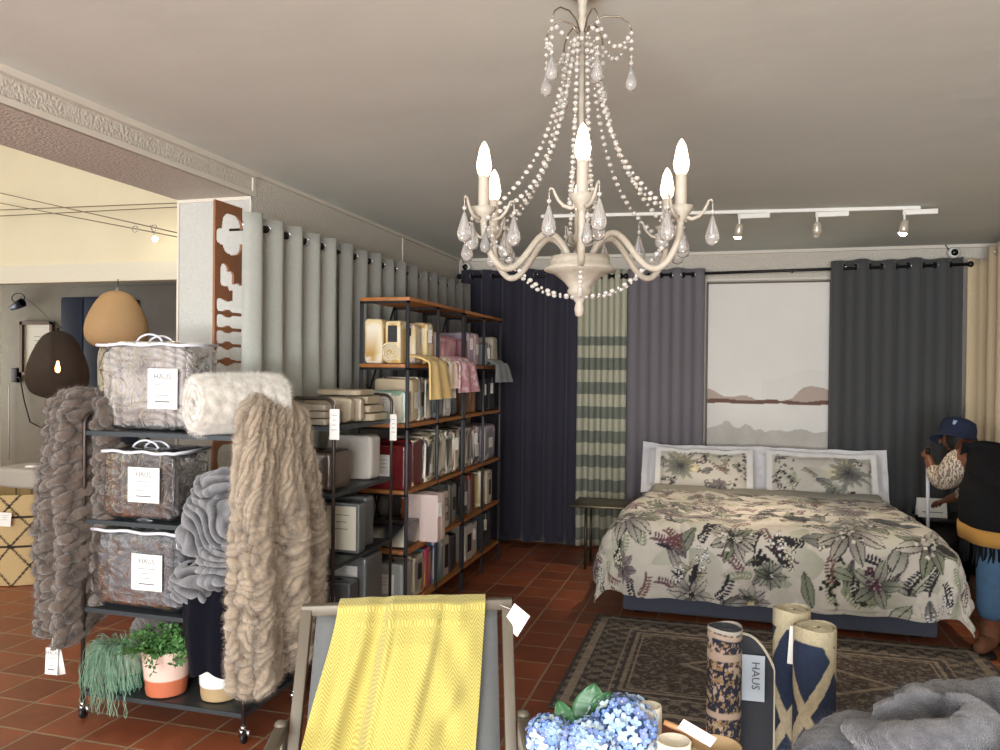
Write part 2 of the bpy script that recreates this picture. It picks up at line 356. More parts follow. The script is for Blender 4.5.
curtain('lilac grey eyelet curtain to the left of the landscape painting', (-.86, YC), (-.2, YC), (0, -1), 2.5, .03, 3.5, .034, linen('lilac_cloth', S(114, 109, 114)), seed=51)
curtain('charcoal grey eyelet curtain to the right of the landscape painting', (.81, YC), (1.79, YC), (0, -1), 2.535, .03, 5, .04, linen('charcoal_cloth', S(72, 73, 74)), seed=61)
rod('black curtain rod over the navy and striped curtains', (-2.44, YC, 2.475), (-.88, YC, 2.445), (1, 1), walldir=(0, .2, 0))
rod('thin black curtain rod passing above the landscape painting', (-.8, YC, 2.445), (1.84, YC, 2.48), (0, 1), walldir=(0, .2, 0))
curtain('cream eyelet curtain on the right wall behind the bending person', (1.98, 7.05), (1.98, 4.4), (-1, 0), 2.6, .03, 12, .05, linen('cream_linen', S(206, 186, 152)), seed=71)
curtain('cream curtain hanging flat in the back right corner', (1.82, 7.13), (2.06, 7.2), (0, -1), 2.53, .03, 1.5, .012, linen('cream_linen', S(206, 186, 152)), seed=72, eyelets=False)
rod('black curtain rod along the right wall', (1.98, 7.06, 2.545), (1.98, 4.3, 2.545), (1, 1), walldir=(.11, 0, 0))

# ------------------------------------------------------------------ landscape painting
def painting():
    x0, x1, z0, z1, y = -.185, .83, .925, 2.385, 7.24
    root = thing('painting', ((x0+x1)/2, y+.03, z0), 'large pale lake landscape painting with brown hills above the bed', 'painting')
    W, H = x1-x0, z1-z0; cv = Canvas(W, H, 220, S(226, 223, 217)); Y, X = np.mgrid[0:cv.H, 0:cv.W]; u = X/cv.W; v = 1-Y/cv.H   # v up
    nz = n2(u*3, v*3, 1.2, 3, 4)[..., None]; cv.a *= 1+.03*nz
    sky = (v > .3)[..., None]; cv.a = np.where(sky, cv.a*(1+.03*np.clip(v-.5, 0, .5)[..., None]), cv.a)
    h1 = .305+.05*np.clip(n2(u, u*0, 3.2, 9), -.4, 1)+.05*np.exp(-((u-.85)/.2)**2)+.055*np.exp(-((u-.0)/.12)**2)
    m1 = (v > .285) & (v < h1); cv.a[m1] = S(178, 160, 148)
    hb = .455+.03*np.sin(u*9); mb = (v > h1) & (v < hb*(u > .45)); cv.a[mb] *= .955
    m2 = np.abs(v-(.288+.004*np.sin(u*14))) < .012+.007*n2(u, u*0, 8, 4); cv.a[m2] = S(104, 74, 62)
    m3 = (v < .275); cv.a[m3] = (np.array(S(224, 221, 215))*(1+.05*nz))[m3]
    m4 = (v < .14+.05*n2(u, v, 6, 8, 3)); cv.a[m4] = (np.array(S(192, 187, 178))*(1+.13*n2(u, v, 9, 2, 4))[..., None])[m4]
    U, V = np.meshgrid(np.linspace(0, 1, 180), np.linspace(0, 1, 240), indexing='ij')
    P = np.stack([x0+.012+U*(W-.024), 0*U+y, z0+.012+V*(H-.024)], -1)
    MB().grid(P, cv.sample(U*W*.999, (1-V)*H*.999)).bx(x0+.012, x1-.012, y+.001, y+.03, z0+.012, z1-.012, S(200, 196, 190)).build('canvas', mat('oil_paint', vcol=True, rough=.7), root, smooth=False)
    fr = mat('dark_wood_frame', S(82, 60, 48), .5)
    MB().bx(x0, x0+.014, y-.012, y+.03, z0, z1).bx(x1-.014, x1, y-.012, y+.03, z0, z1).bx(x0, x1, y-.012, y+.03, z0, z0+.014).bx(x0, x1, y-.012, y+.03, z1-.014, z1).build('frame', fr, root, smooth=False)
painting()
# pale reveal behind the painting
struct('trim_7', MB().bx(-.19, .84, 7.27, 7.3, 2.40, 2.42).bx(-.21, -.19, 7.27, 7.3, 0, 2.42), M_trim)

# ------------------------------------------------------------------ ceiling track with spotlights
t = thing('ceiling_track', (-.07, 5.5, ZC), 'white ceiling lighting track running across above the foot of the bed', 'lighting track')
MB().bar((-1.24, 5.34, ZC-.01), (1.15, 5.58, ZC-.01), .035, .02).build('rail', M_white, t, smooth=False)
def spot(x, y, lit, lb, aim):
    t = thing('track_spotlight', (x, y, ZC-.02), lb, 'spotlight', 'track spotlights')
    MB().box((x+.09, y+.01, ZC-.037), (.2, .03, .032)).build('adapter', M_white, t, bevel=.003)
    MB().tube([(x, y, ZC-.03), (x, y, ZC-.1)], .007, 8).build('stem', M_white, t)
    a = np.array(aim, float)-np.array([x, y, ZC-.12]); a /= np.linalg.norm(a); e = np.cross(a, (0, 0, 1.)); e /= np.linalg.norm(e); R = np.array([e, np.cross(a, e), a]).T
    MB().lathe([(.0, -.03), (.018, -.03), (.026, -.015), (.03, .02), (.03, .055), (.026, .055), (.024, .035)], (x, y, ZC-.115), 18, R).build('spot_head', mat('spot_metal', S(205, 196, 180), .35, metal=.4), t)
    p = np.array([x, y, ZC-.115])+a*.054
    MB().lathe([(.024, 0), (.023, .006), (.016, .014), (0, .018)], p, 16, R).build('bulb', mat('lit_halogen', S(255, 230, 190), emit=S(255, 226, 180), es=60) if lit else mat('unlit_halogen', S(200, 195, 180), .2), t)
    if lit:
        l = bpy.data.lights.new('spot', 'SPOT'); l.energy = lit; l.color = (1, .8, .58); l.spot_size = math.radians(62); l.spot_blend = .8; l.shadow_soft_size = .02
        o = bpy.data.objects.new('halogen_light', l); C.objects.link(o); o.location = p+a*.03; o.rotation_euler = Vector(a).to_track_quat('-Z', 'Y').to_euler()
spot(.06, 5.47, 90, 'lit spotlight hanging left on the ceiling track, beside the chandelier', (-.25, 5.95, .6))
spot(.54, 5.52, 0, 'unlit middle spotlight on the ceiling track', (.5, 5.9, .6))
spot(1.06, 5.56, 60, 'brightly lit spotlight near the right end of the ceiling track', (.75, 5.6, .6))
def seccam(x, y, z, lb):
    t = thing('security_camera', (x, y, z), lb, 'camera')
    MB().lathe([(0, .05), (.035, .05), (.042, .03), (.045, 0), (.03, -.02), (0, -.022)], (x, y, z), 20, np.array([[1, 0, 0], [0, 0, 1], [0, 1, 0.]])).build('housing', M_white, t)
    MB().ball((x, y-.012, z), (.03, .025, .03), 16, 9).build('lens', mat('black_glass', S(18, 18, 22), .1), t)
    MB().tube([(x-.02, y+.05, z+.02), (x-.06, y+.06, z+.09)], .004, 6).build('cable', M_blackm, t)
seccam(1.74, 7.2, 2.585, 'small white security camera above the charcoal curtain')
seccam(-2.4, 7.2, 2.57, 'dark security camera in the back left corner')

# ------------------------------------------------------------------ chandelier
def ony(px, py, Y):
    d = RR.T@np.array([(px-500)/F, (py-375)/F, 1]); return np.array([0, 0, CAMZ])+d*Y/d[1]
def chandelier():
    CY = 2.2; cx = ony(579.5, 290, CY)[0]; Z = lambda y: ony(580, y, CY)[2]
    c = np.array([cx, CY, 0]); root = thing('chandelier', (cx, CY, Z(317)), 'white six arm candle chandelier draped with glass bead strings', 'chandelier')
    wm = mat('distressed_white_metal', S(166, 158, 144), .55, var=.12, varscale=60, bump=(60, .3, .003))
    gl = mat('crystal_glass', (.97, .95, .93), .03, trans=.8, ior=1.4, spec=.8); bm = mat('bead_glass', (.9, .86, .8), .08, trans=.55, ior=1.5, spec=1)
    wire = mat('pewter_wire', S(140, 128, 112), .35, metal=.8)
    MB().lathe([(0, Z(317)), (.01, Z(316)), (.014, Z(309)), (.01, Z(303)), (.02, Z(298)), (.032, Z(294)), (.034, Z(291)), (.03, Z(288)), (.045, Z(281)), (.07, Z(274)), (.098, Z(271)), (.1, Z(269)), (.086, Z(266)), (.084, Z(262)), (.08, Z(257)), (.02, Z(257)), (0, Z(257))], c, 36,
               wob=lambda P, th: .035*np.cos(12*th)*((P[..., 2] < Z(272)) & (P[..., 2] > Z(287)))).build('bowl', wm, root)
    MB().tube([(cx, CY, Z(258)), (cx, CY, Z(30))], .008, 10).build('column', wm, root)
    MB().lathe([(.0, Z(34)), (.012, Z(32)), (.014, Z(22)), (.009, Z(17)), (.013, Z(12)), (.012, Z(6)), (.016, Z(0)), (.05, ZC-.012), (.052, ZC-.0)], c, 16).build('canopy', gl and wm, root)
    camv = np.array([-cx, -CY]); a0 = math.atan2(camv[1], camv[0])
    bulbz = Z(173)
    def bead_string(path, sp=.0195, r=.0075):
        P = np.array(path); s = np.concatenate([[0], np.cumsum(np.linalg.norm(np.diff(P, axis=0), axis=1))]); n = max(2, int(s[-1]/sp)); mb = MB()
        for k in range(n+1):
            q = [np.interp(s[-1]*k/n, s, P[:, j]) for j in range(3)]; mb.ball(q, (r*1.05, r*1.05, r*.8) if k % 3 else (r*.6,)*3, 7, 5)
        mb.build('bead_string', bm, root)
    def drop(p, h=.08):
        prof = [(.0, 0), (h*.05, -h*.06), (h*.1, -h*.22), (h*.2, -h*.52), (h*.24, -h*.72), (h*.18, -h*.92), (.0, -h)]
        MB().lathe(prof, p, 10).build('crystal_drop', gl, root)
        MB().ball((p[0], p[1], p[2]+.008), .006, 7, 5).tube([(p[0], p[1], p[2]+.03), (p[0], p[1], p[2])], .0012, 5).build('drop_hook', bm, root)
    zc = bulbz-.155                                   # cup level
    for k in range(6):
        th = a0+k*PI/3+math.radians(.8); d = np.array([math.cos(th), math.sin(th), 0]); e = np.array([-d[1], d[0], 0]); cc = np.array([cx, CY, 0])
        pts = [(.03, Z(262)), (.045, Z(250)), (.075, Z(238)), (.105, Z(235)), (.135, Z(243)), (.165, Z(258)), (.2, Z(272)), (.235, Z(275)), (.265, Z(266)), (.29, Z(249)), (.294, zc)]
        s = np.linspace(0, 1, len(pts)); ss = np.linspace(0, 1, 40); R_ = np.interp(ss, s, [p[0] for p in pts]); Z_ = np.interp(ss, s, [p[1] for p in pts])
        for _ in range(3): R_[1:-1] = (R_[:-2]+R_[1:-1]*2+R_[2:])/4; Z_[1:-1] = (Z_[:-2]+Z_[1:-1]*2+Z_[2:])/4
        MB().tube([cc+d*r+np.array([0, 0, z]) for r, z in zip(R_, Z_)], .009, 10).build('arm', wm, root)
        q = cc+d*.294
        MB().lathe([(.008, zc-.012), (.014, zc-.002), (.022, zc+.012), (.034, zc+.03), (.03, zc+.031), (.012, zc+.012), (.01, zc+.012)], q, 24, wob=lambda P, t_: .06*np.cos(12*t_)).build('candle_cup', wm, root)
        cd_ = MB().lathe([(.0145, zc+.005), (.0145, bulbz-.05), (.0155, bulbz-.045), (.01, bulbz-.042)], q, 14, wob=lambda P, t_: .05*np.sin(5*t_+P[..., 2]*90)).build('candle_sleeve', mat('ivory_wax', S(172, 162, 148), .6), root)
        MB().lathe([(.0, bulbz+.05), (.006, bulbz+.043), (.0125, bulbz+.029), (.017, bulbz+.005), (.0205, bulbz-.014), (.0175, bulbz-.032), (.011, bulbz-.043)], q, 14).build('candle_bulb', mat('lit_candle_bulb', S(255, 226, 190), emit=S(255, 222, 184), es=6), root)
        for j in range(3):                             # leafy scrolls with crystal drops
            t2 = th+j*2*PI/3+.5; f = np.array([math.cos(t2), math.sin(t2), 0])
            path = [q+f*r+np.array([0, 0, z]) for r, z in ((.012, zc+.004), (.028, zc-.002), (.045, zc+.004), (.058, zc+.018), (.066, zc+.034), (.07, zc+.045), (.077, zc+.047), (.08, zc+.04))]
            MB().tube(path, [.006, .0055, .005, .0045, .004, .003, .003, .002], 6).build('scroll', wm, root)
            drop(q+f*.08+np.array([0, 0, zc+.008]))
        drop(q+np.array([0, 0, zc-.03])+e*.012, .06)
        # strings from the crown down to the cup, and on down to the bowl's finial
        for sgn in (-1, 1):
            A = cc+d*.03+e*.012*sgn+np.array([0, 0, Z(42)]); B = q+e*.03*sgn+np.array([0, 0, zc+.0]); u = np.linspace(0, 1, 24)[:, None]
            path = A*(1-u)+B*u; path[:, 2] -= (.075+.02*sgn)*np.sin(PI*u[:, 0])**1; path[:, :2] -= (d[:2]*.04)*np.sin(PI*u)
            bead_string(path)
        A = q+np.array([0, 0, zc-.01]); B = cc+d*.022+np.array([0, 0, Z(297)]); u = np.linspace(0, 1, 20)[:, None]
        path = A*(1-u)+B*u; path[:, 2] -= .05*np.sin(PI*u[:, 0]); bead_string(path)
        # crown wires
        d2 = np.array([math.cos(th+.4), math.sin(th+.4), 0]); zt = Z(30); out = .135 if k % 2 else .1
        path = [cc+d2*r+np.array([0, 0, z]) for r, z in ((.012, zt-.01), (.03, zt+.018), (.06, zt+.032), (out*.75, zt+.028), (out*.93, zt+.01), (out, zt-.012))]
        MB().tube(path, .0022, 6).build('crown_wire', wire, root)
        tip = cc+d2*out+np.array([0, 0, zt-.02])
        bead_string([tip, tip-np.array([0, 0, .065])], .019, .0072); drop(tip-np.array([0, 0, .09]), .07)
        d3 = np.array([math.cos(th+.4+PI/3), math.sin(th+.4+PI/3), 0]); o2 = .1 if k % 2 else .135
        A = tip; B = cc+d3*o2+np.array([0, 0, zt-.02]); u = np.linspace(0, 1, 12)[:, None]; path = A*(1-u)+B*u; path[:, 2] -= .05*np.sin(PI*u[:, 0]); bead_string(path)
chandelier()

# ------------------------------------------------------------------ bed
def superbox(c, d, p=5, n=24, seed=0, amp=0, sc_=6, col=None, q=None):
    """rounded soft box as one surface"""
    a = np.linspace(-PI/2+1e-3, PI/2-1e-3, n); b = np.linspace(-PI, PI, 2*n, endpoint=False)
    f = lambda x, e: np.sign(x)*np.abs(x)**e
    e = 2./p; e2 = 2./(q or p)
    A, B = np.meshgrid(a, b, indexing='ij')
    P = np.stack([f(np.cos(A), e2)*f(np.cos(B), e), f(np.cos(A), e2)*f(np.sin(B), e), f(np.sin(A), e2)], -1)*np.array(d)/2
    if amp: N_ = P/(np.linalg.norm(P, axis=-1)[..., None]+1e-9); P = P+N_*(amp*fbm((P+seed*3.1)*sc_, seed, 3))[..., None]
    return P+np.array(c)
bed_t = thing('bed', (.285, 6.2, 0), 'double bed with grey upholstered base under the floral duvet', 'bed')
MB().bx(-.65, 1.22, 5.28, 7.0, .03, .3).build('bed_base', linen('grey_upholstery', S(72, 76, 92)), bed_t, bevel=.02)
for x in (-.55, 1.12):
    for y in (5.4, 6.9): MB().bx(x-.03, x+.03, y-.03, y+.03, 0, .04).build('foot', M_blackm, bed_t)
MB().bx(-.64, 1.21, 5.29, 6.99, .3, .585).build('mattress', linen('mattress_cloth', S(190, 186, 178)), bed_t, bevel=.04)

CREAM, CH, SG, MV, YL, GR = S(205, 200, 190), S(46, 46, 54), S(146, 152, 128), S(112, 86, 92), S(206, 190, 140), S(150, 148, 140)
def flora(cv, w, h, dens, seed, big=1):
    rnd = random.Random(seed); U = rnd.uniform
    for i in range(int(dens*w*h*26)):                                   # soft sage washes
        cv.leaf(U(0, w), U(0, h), U(.1, .34)*big, U(.03, .09)*big, U(0, 6.3), rnd.choice([SG, S(190, 188, 172), S(176, 166, 160), S(168, 172, 150)]), CREAM, None, .6)
    for i in range(int(dens*w*h*22)):
        x, y, a = U(0, w), U(0, h), U(0, 6.3); L = U(.08, .2)*big
        cv.leaf(x, y, L, L*U(.13, .26), a, rnd.choice([CH, S(90, 90, 88), SG, S(84, 78, 84), S(104, 112, 92)]), rnd.choice([S(150, 152, 140), CREAM, SG]), CH, .85)
    for i in range(int(dens*w*h*34)):                                   # fine sprigs
        x, y, a = U(0, w), U(0, h), U(0, 6.3); c = rnd.choice([CH, CH, MV, SG, S(120, 90, 84)])
        for k in range(8):
            px, py = x+math.cos(a+k*.05)*k*.016*big, y+math.sin(a+k*.05)*k*.016*big
            for sd in (-1, 1): cv.leaf(px, py, .03*big, .006*big, a+sd*.9, c, None, None, .9)
    for i in range(int(dens*w*h*5)):                                    # large open flowers
        x, y, r = U(0, w), U(0, h), U(.07, .13)*big; c = rnd.choice([S(214, 208, 196), S(190, 186, 178), S(150, 138, 138), S(210, 200, 172), S(172, 176, 158)]); n = rnd.choice([5, 6, 8, 12])
        for k in range(n): cv.leaf(x, y, r, r*.26, k*2*PI/n+U(-.1, .1), CH if k % 3 == 0 else S(120, 116, 112), c, S(88, 84, 84), .92)
        cv.dot(x, y, r*.16, rnd.choice([CH, YL, MV]))
        for k in range(12): cv.dot(x+U(-1, 1)*r*.2, y+U(-1, 1)*r*.2, .004, CREAM)
    for i in range(int(dens*w*h*9)):                                    # berry clusters
        x, y = U(0, w), U(0, h); c = rnd.choice([S(240, 236, 226), MV, S(214, 210, 190), CH])
        for k in range(16):
            px, py = x+rnd.gauss(0, .022)*big, y+rnd.gauss(0, .03)*big; cv.dot(px, py, .0095*big, CH); cv.dot(px, py, .007*big, c)
def duvet():
    Wt, Lt = .94, 1.62                                                 # half width of the top, length of the top
    xc, yf, zt = .275, 5.16, .625; du_max, dv_max = .5, .53
    nu, nv = 420, 340; u = np.linspace(-Wt-du_max, Wt+du_max, nu); v = np.linspace(-dv_max, Lt, nv); U, V = np.meshgrid(u, v, indexing='ij')
    ex = np.maximum(np.abs(U)-Wt, 0); ey = np.maximum(-V, 0)
    r = .13
    def hang(e): a = np.minimum(e/r, PI/2); return r*np.sin(a)*.75, r*(1-np.cos(a))+np.maximum(e-r*PI/2, 0)
    D = np.hypot(ex, ey)+1e-9; cf, sf_ = ex/D, ey/D; cn = 2*cf*sf_; H, drop = hang(D*(1-.2*cn))
    H = H+.10*cn*np.clip(drop/.5, 0, 1)
    W_ = Wt-.04-.07*np.clip(V/Lt, 0, 1)
    x = xc+np.sign(U)*(np.minimum(np.abs(U), Wt)/Wt*W_+H*cf); y = yf+.1+np.maximum(V, 0)-H*sf_
    z = zt-drop
    flare = np.clip(drop/.5, 0, 1)
    fold = .02*np.sin(U*11+2*np.sin(V*3))+.018*np.sin(U*23+1)
    y = y-flare*sf_*(.02+fold); foldx = .025*np.sin(V*10+1.3)+.015*np.sin(V*21)
    x = x+np.sign(U)*flare*cf*(.03+foldx)
    x += np.sign(U)*.035*np.sin(np.clip(drop/.5, 0, 1)*PI)*cf; y -= .035*np.sin(np.clip(drop/.5, 0, 1)*PI)*sf_
    # sides hang a little less near the head
    z = z+cf*np.clip(V/Lt, 0, 1)*.1*flare
    P = np.stack([x, y, z], -1); N_ = normals(P); N_ = N_*np.sign(N_[nu//2, nv//2, 2])
    qx = np.abs(np.sin((U+.1)*PI/.48))**.35; qy = np.abs(np.sin((V)*PI/.52))**.35
    h = .018*np.minimum(qx, qy)+.017*n2(U, V, 4, 5, 3)+.004*n2(U, V, 26, 8, 2)
    h *= np.where((np.abs(U) > Wt+du_max-.03) | (V < -dv_max+.03), .3, 1)
    P = P+N_*h[..., None]; P[..., 2] = np.maximum(P[..., 2], .045)
    cv = Canvas(2*(Wt+du_max), Lt+dv_max, 330, CREAM); w_, h_ = 2*(Wt+du_max), Lt+dv_max
    flora(cv, w_, h_, 1.05, 4, 1.25)
    rnd = random.Random(9)
    for (fx, fy, s) in ((2.05, .75, 1.6), (.5, .55, 1.4), (.75, 1.05, 1.2), (1.9, .5, 1.3), (1.2, .4, .9), (2.35, .45, 1.2)):   # the large focal flowers
        for k in range(9): a = k*.72+rnd.uniform(-.2, .2); cv.leaf(fx, fy, .17*s, .035*s, a, S(96, 92, 92), rnd.choice([CREAM, S(186, 182, 170), SG]), CH, .95)
        for k in range(24): cv.dot(fx+rnd.gauss(0, .03)*s, fy+rnd.gauss(0, .03)*s, .012, rnd.choice([CREAM, CH, S(170, 168, 160)]))
    cv.leaf(1.52, .92, .2, .085, -.25, S(60, 60, 66), S(70, 70, 76), S(40, 40, 44), 1); cv.leaf(1.5, .93, .18, .05, 2.9, S(80, 78, 80), S(60, 60, 66), CH, 1)
    cv.leaf(2.1, .98, .36, .07, -.65, S(60, 60, 66), S(90, 92, 92), CH, 1); cv.leaf(.28, .95, .3, .06, .5, MV, S(180, 150, 146), CH, .9)
    for k in range(18): cv.leaf(rnd.uniform(.1, 2.8), rnd.uniform(.05, 1.2), rnd.uniform(.06, .2), rnd.uniform(.01, .035), rnd.uniform(0, 6.3), CH, rnd.choice([S(96, 96, 98), S(70, 70, 76), SG]), S(30, 30, 36), .9)
    for k in range(46): cv.leaf(rnd.uniform(.2, 2.5), rnd.uniform(1.35, 1.85), rnd.uniform(.12, .3), rnd.uniform(.008, .022), rnd.gauss(0, .12)+rnd.choice([0, PI]), rnd.choice([CH, MV, S(130, 112, 112)]), S(170, 160, 150), None, .85)
    mu = cv.a.mean((0, 1)); cv.a = np.clip(mu*.96+(cv.a-mu)*1.15, .015, .75)
    col = cv.sample(U+Wt+du_max, V+dv_max)
    root = thing('duvet', (xc, 5.95, .05), 'cream duvet printed with large grey green flowers spread over the bed', 'duvet')
    MB().grid(P, col).build('duvet_cover', M_cloth, root, solid=.006)
    # folded-back greyish top edge
    a = np.linspace(-1, 1, 120); b = np.linspace(0, 1, 14); A, B = np.meshgrid(a, b, indexing='ij')
    xx = xc+A*(.98-.05*0); e = np.maximum(np.abs(A)-.86, 0)*1.0; zz = .665-2.2*e+.014*n2(A*2, B, 3, 3); yy = 6.56+B*.22
    P2 = np.stack([xx, yy, zz-.05*(B-.4)**2*4], -1)
    MB().grid(P2).build('fold_back', linen('sage_grey_cloth', S(140, 136, 124)), root, solid=.02)
duvet()
def pillow(name, label, c, w, h, t, lean, m, cv=None, flange=.05, seed=0, group=None, rz=0, bow=0):
    nu, nv = 70, 50; a = np.linspace(-1, 1, nu); b = np.linspace(-1, 1, nv); A, B = np.meshgrid(a, b, indexing='ij')
    X = A*w/2; Y = B*h/2; fx = 1-2*flange/w; fy = 1-2*flange/h
    q = np.clip(1-np.abs(A/fx)**2.6, 0, 1)*np.clip(1-np.abs(B/fy)**2.6, 0, 1); th = t/2*q**.42+.004
    X = X*(1-.05*(1-B**2)*0-.05*np.abs(B)**2*0); Y = Y*(1-.06*(1-np.abs(A)**4))+ .01*n2(X, Y, 7, seed)
    wv = .012*n2(X, Y, 12, seed+4)*(q < .02)
    th1 = th*(1+.12*n2(X, Y, 6, seed+1)); th2 = th
    P1 = np.stack([X, Y, th1+wv], -1); P2 = np.stack([X, Y, -th2+wv], -1)
    Rl = np.array(Matrix.Rotation(rz, 3, 'Z')@Matrix.Rotation(lean, 3, 'X')); o = np.array(c)+np.array([0, 0, h/2*math.sin(lean)+.0])
    mb = MB(); col = None
    if cv is not None: col = cv.sample((A+1)/2*w*.999, (B+1)/2*h*.999)
    mb.grid(P1@Rl.T+o, col); mb.grid(P2@Rl.T+o, None if cv is None else cv.a[0, 0], flip=True)
    e1 = np.concatenate([P1[:, 0], P1[-1, 1:], P1[-2::-1, -1], P1[0, -2:0:-1]]); e2 = np.concatenate([P2[:, 0], P2[-1, 1:], P2[-2::-1, -1], P2[0, -2:0:-1]])
    mb.grid(np.stack([e1@Rl.T+o, e2@Rl.T+o], 1), None if cv is None else cv.a[0, 0], cu=True, flip=True)
    return mb.build(name, m, None, label, 'pillow', group)
WP = linen('white_pillowcase', S(222, 220, 222))
def pil_canvas(w, h, seed, mir):
    cv = Canvas(w, h, 300, CREAM); flora(cv, w, h, 1.1, seed, .9); rnd = random.Random(seed)
    fx = w*.27 if not mir else w*.73
    for k in range(3): cv.dot(fx+.05*k*(1 if not mir else -1), h*(.72-.1*k), .045, S(206, 196, 160)); cv.dot(fx+.05*k*(1 if not mir else -1)+.008, h*(.72-.1*k)-.01, .02, S(222, 212, 180))
    for k in range(14): cv.leaf(fx, h*.55, rnd.uniform(.1, .2), .02, k*.45, CH, S(140, 142, 130), None, .8)
    ex = w*.86 if not mir else w*.14
    for k in range(50): cv.dot(ex+rnd.gauss(0, .05), h*.5+rnd.gauss(0, .08), .011, rnd.choice([CREAM, CH, S(190, 190, 170), MV]))
    fl = .045
    for r in ((0, w, 0, fl*.6), (0, w, h-fl*.6, h), (0, fl, 0, h), (w-fl, w, 0, h)): cv.rect(*r, S(226, 224, 222))
    return cv
pillow('white_pillow', 'plain white pillow standing behind the left floral pillow', (-.21, 6.94, .58), .98, .44, .14, math.radians(68), WP, seed=3)
pillow('white_pillow', 'plain white pillow standing behind the right floral pillow', (.74, 6.94, .58), .98, .44, .14, math.radians(68), WP, seed=4)
pillow('floral_pillow', 'floral pillow with white flange on the left side of the bed', (-.185, 6.79, .585), .78, .43, .17, math.radians(62), M_cloth, pil_canvas(.78, .43, 21, False), seed=5)
pillow('floral_pillow', 'floral pillow with white flange on the right side of the bed', (.72, 6.79, .585), .82, .43, .17, math.radians(62), M_cloth, pil_canvas(.82, .43, 22, True), seed=6)

# side tables
def side_table(name, lb, x0, x1, y0, y1, z, m, legs):
    t = thing(name, ((x0+x1)/2, (y0+y1)/2, 0), lb, 'side table')
    MB().bx(x0, x1, y0, y1, z-.02, z).build('table_top', m, t, bevel=.003)
    for (x, y) in legs: MB().bx(x-.01, x+.01, y-.01, y+.01, 0, z-.02).build('leg', m, t)
    return t
brz = mat('dark_bronze', S(92, 84, 66), .35, metal=.7)
t = side_table('bench_table', 'slim bronze metal side table left of the bed', -1.2, -.72, 6.3, 6.72, .53, brz, [(-1.09, 6.4), (-1.09, 6.66), (-.8, 6.4), (-.8, 6.66)])
t = side_table('nightstand', 'black nightstand right of the bed by the bending person', 1.42, 1.84, 6.62, 7.0, .52, M_blackm, [(1.45, 6.65), (1.81, 6.65), (1.45, 6.97), (1.81, 6.97)])
MB().bx(1.44, 1.82, 6.65, 6.98, .12, .5).build('cabinet_box', M_blackm, t)
t = thing('sign_card', (1.5, 6.75, .52), 'white folded notice card standing on the black nightstand', 'card')
for sg in (-1, 1): MB().bar((1.5, 6.75+sg*.05, .522), (1.5, 6.75+sg*.005, .66), .2, .003, up=(0, 1, 0)).build('card_leaf', M_white, t, smooth=False)
pt = MB(); [pt.box((1.5, 6.71+.0165*k-.002*0, .56+.022*k*1.0), (.14-.03*(k % 2), .001, .005)) for k in range(4)]; pt.build('printed_lines', M_ink, t)

# ------------------------------------------------------------------ wheeled racks
def rack(label, x0, x1, y0, y1, zs, ztop, postr=.0095, brace=True, endaxis='x', rods=True):
    """two tube end frames with rounded top corners, sheet shelves, castors. endaxis: axis the shelves run along"""
    t = thing('wheeled_rack', ((x0+x1)/2, (y0+y1)/2, 0), label, 'display rack')
    def frame(a, b):
        a = np.array(a, float); b = np.array(b, float); d = (b-a)/np.linalg.norm(b-a); r = .05; up = np.array([0, 0, 1.])
        A = np.append(a, 0); B = np.append(b, 0); D = np.append(d, 0); path = [A+up*.06, A+up*(ztop-r)]
        for k in range(1, 7): th = k*PI/12; path.append(A+up*(ztop-r+r*math.sin(th))+D*(r-r*math.cos(th)))
        for k in range(0, 7): th = PI/2-k*PI/12; path.append(B+up*(ztop-r+r*math.sin(th))-D*(r-r*math.cos(th)))
        path.append(B+up*.06); MB().tube(path, postr, 8).build('end_frame', M_pole, t)
        for q in (A, B):
            w_ = MB().lathe([(.006, -.008), (.022, -.008), (.026, -.004), (.026, .004), (.022, .008), (.006, .008)], q+up*.026+np.array([.006, 0, 0]), 18, np.array([[0, 0, 1.], [0, 1, 0], [-1, 0, 0]])).build('castor_wheel', mat('black_rubber', S(24, 24, 26), .5), t)
            MB().tube([q+up*.075, q+up*.055], .012, 10).bar(q+up*.058+np.array([-.012, 0, 0]), q+up*.024+np.array([-.012, 0, 0]), .004, .02).bar(q+up*.058+np.array([.02, 0, 0]), q+up*.024+np.array([.02, 0, 0]), .004, .02).build('castor_fork', M_chrome, t)
    if endaxis == 'x': frame((x0, y0), (x0, y1)); frame((x1, y0), (x1, y1))
    else: frame((x0, y0), (x1, y0)); frame((x0, y1), (x1, y1))
    for z in zs:
        s_ = MB().bx(x0, x1, y0, y1, z-.006, z).bx(x0, x1, y0-.002, y0+.004, z-.02, z).bx(x0, x1, y1-.004, y1+.002, z-.02, z).bx(x0-.002, x0+.004, y0, y1, z-.02, z).bx(x1-.004, x1+.002, y0, y1, z-.02, z)
        s_.build('shelf', M_shelfm, t, smooth=False)
    if brace:
        if endaxis == 'x': MB().bar((x0, y1, zs[0]), (x1, y1, zs[1]), .006, .02).bar((x1, y1, zs[0]), (x0, y1, zs[1]), .006, .02).build('cross_brace', M_blackm, t)
        else: MB().bar((x0, y0, zs[0]), (x0, y1, zs[1]), .006, .02).bar((x0, y1, zs[0]), (x0, y0, zs[1]), .006, .02).build('cross_brace', M_blackm, t)
    return t
CX0, CX1, CY0, CY1 = -2.8, -1.965, 2.97, 3.38
SH = [.125, .505, .905, 1.305]
rack('wheeled metal rack of throws and bagged blankets beside the pillar', CX0, CX1, CY0, CY1, SH, 1.385)

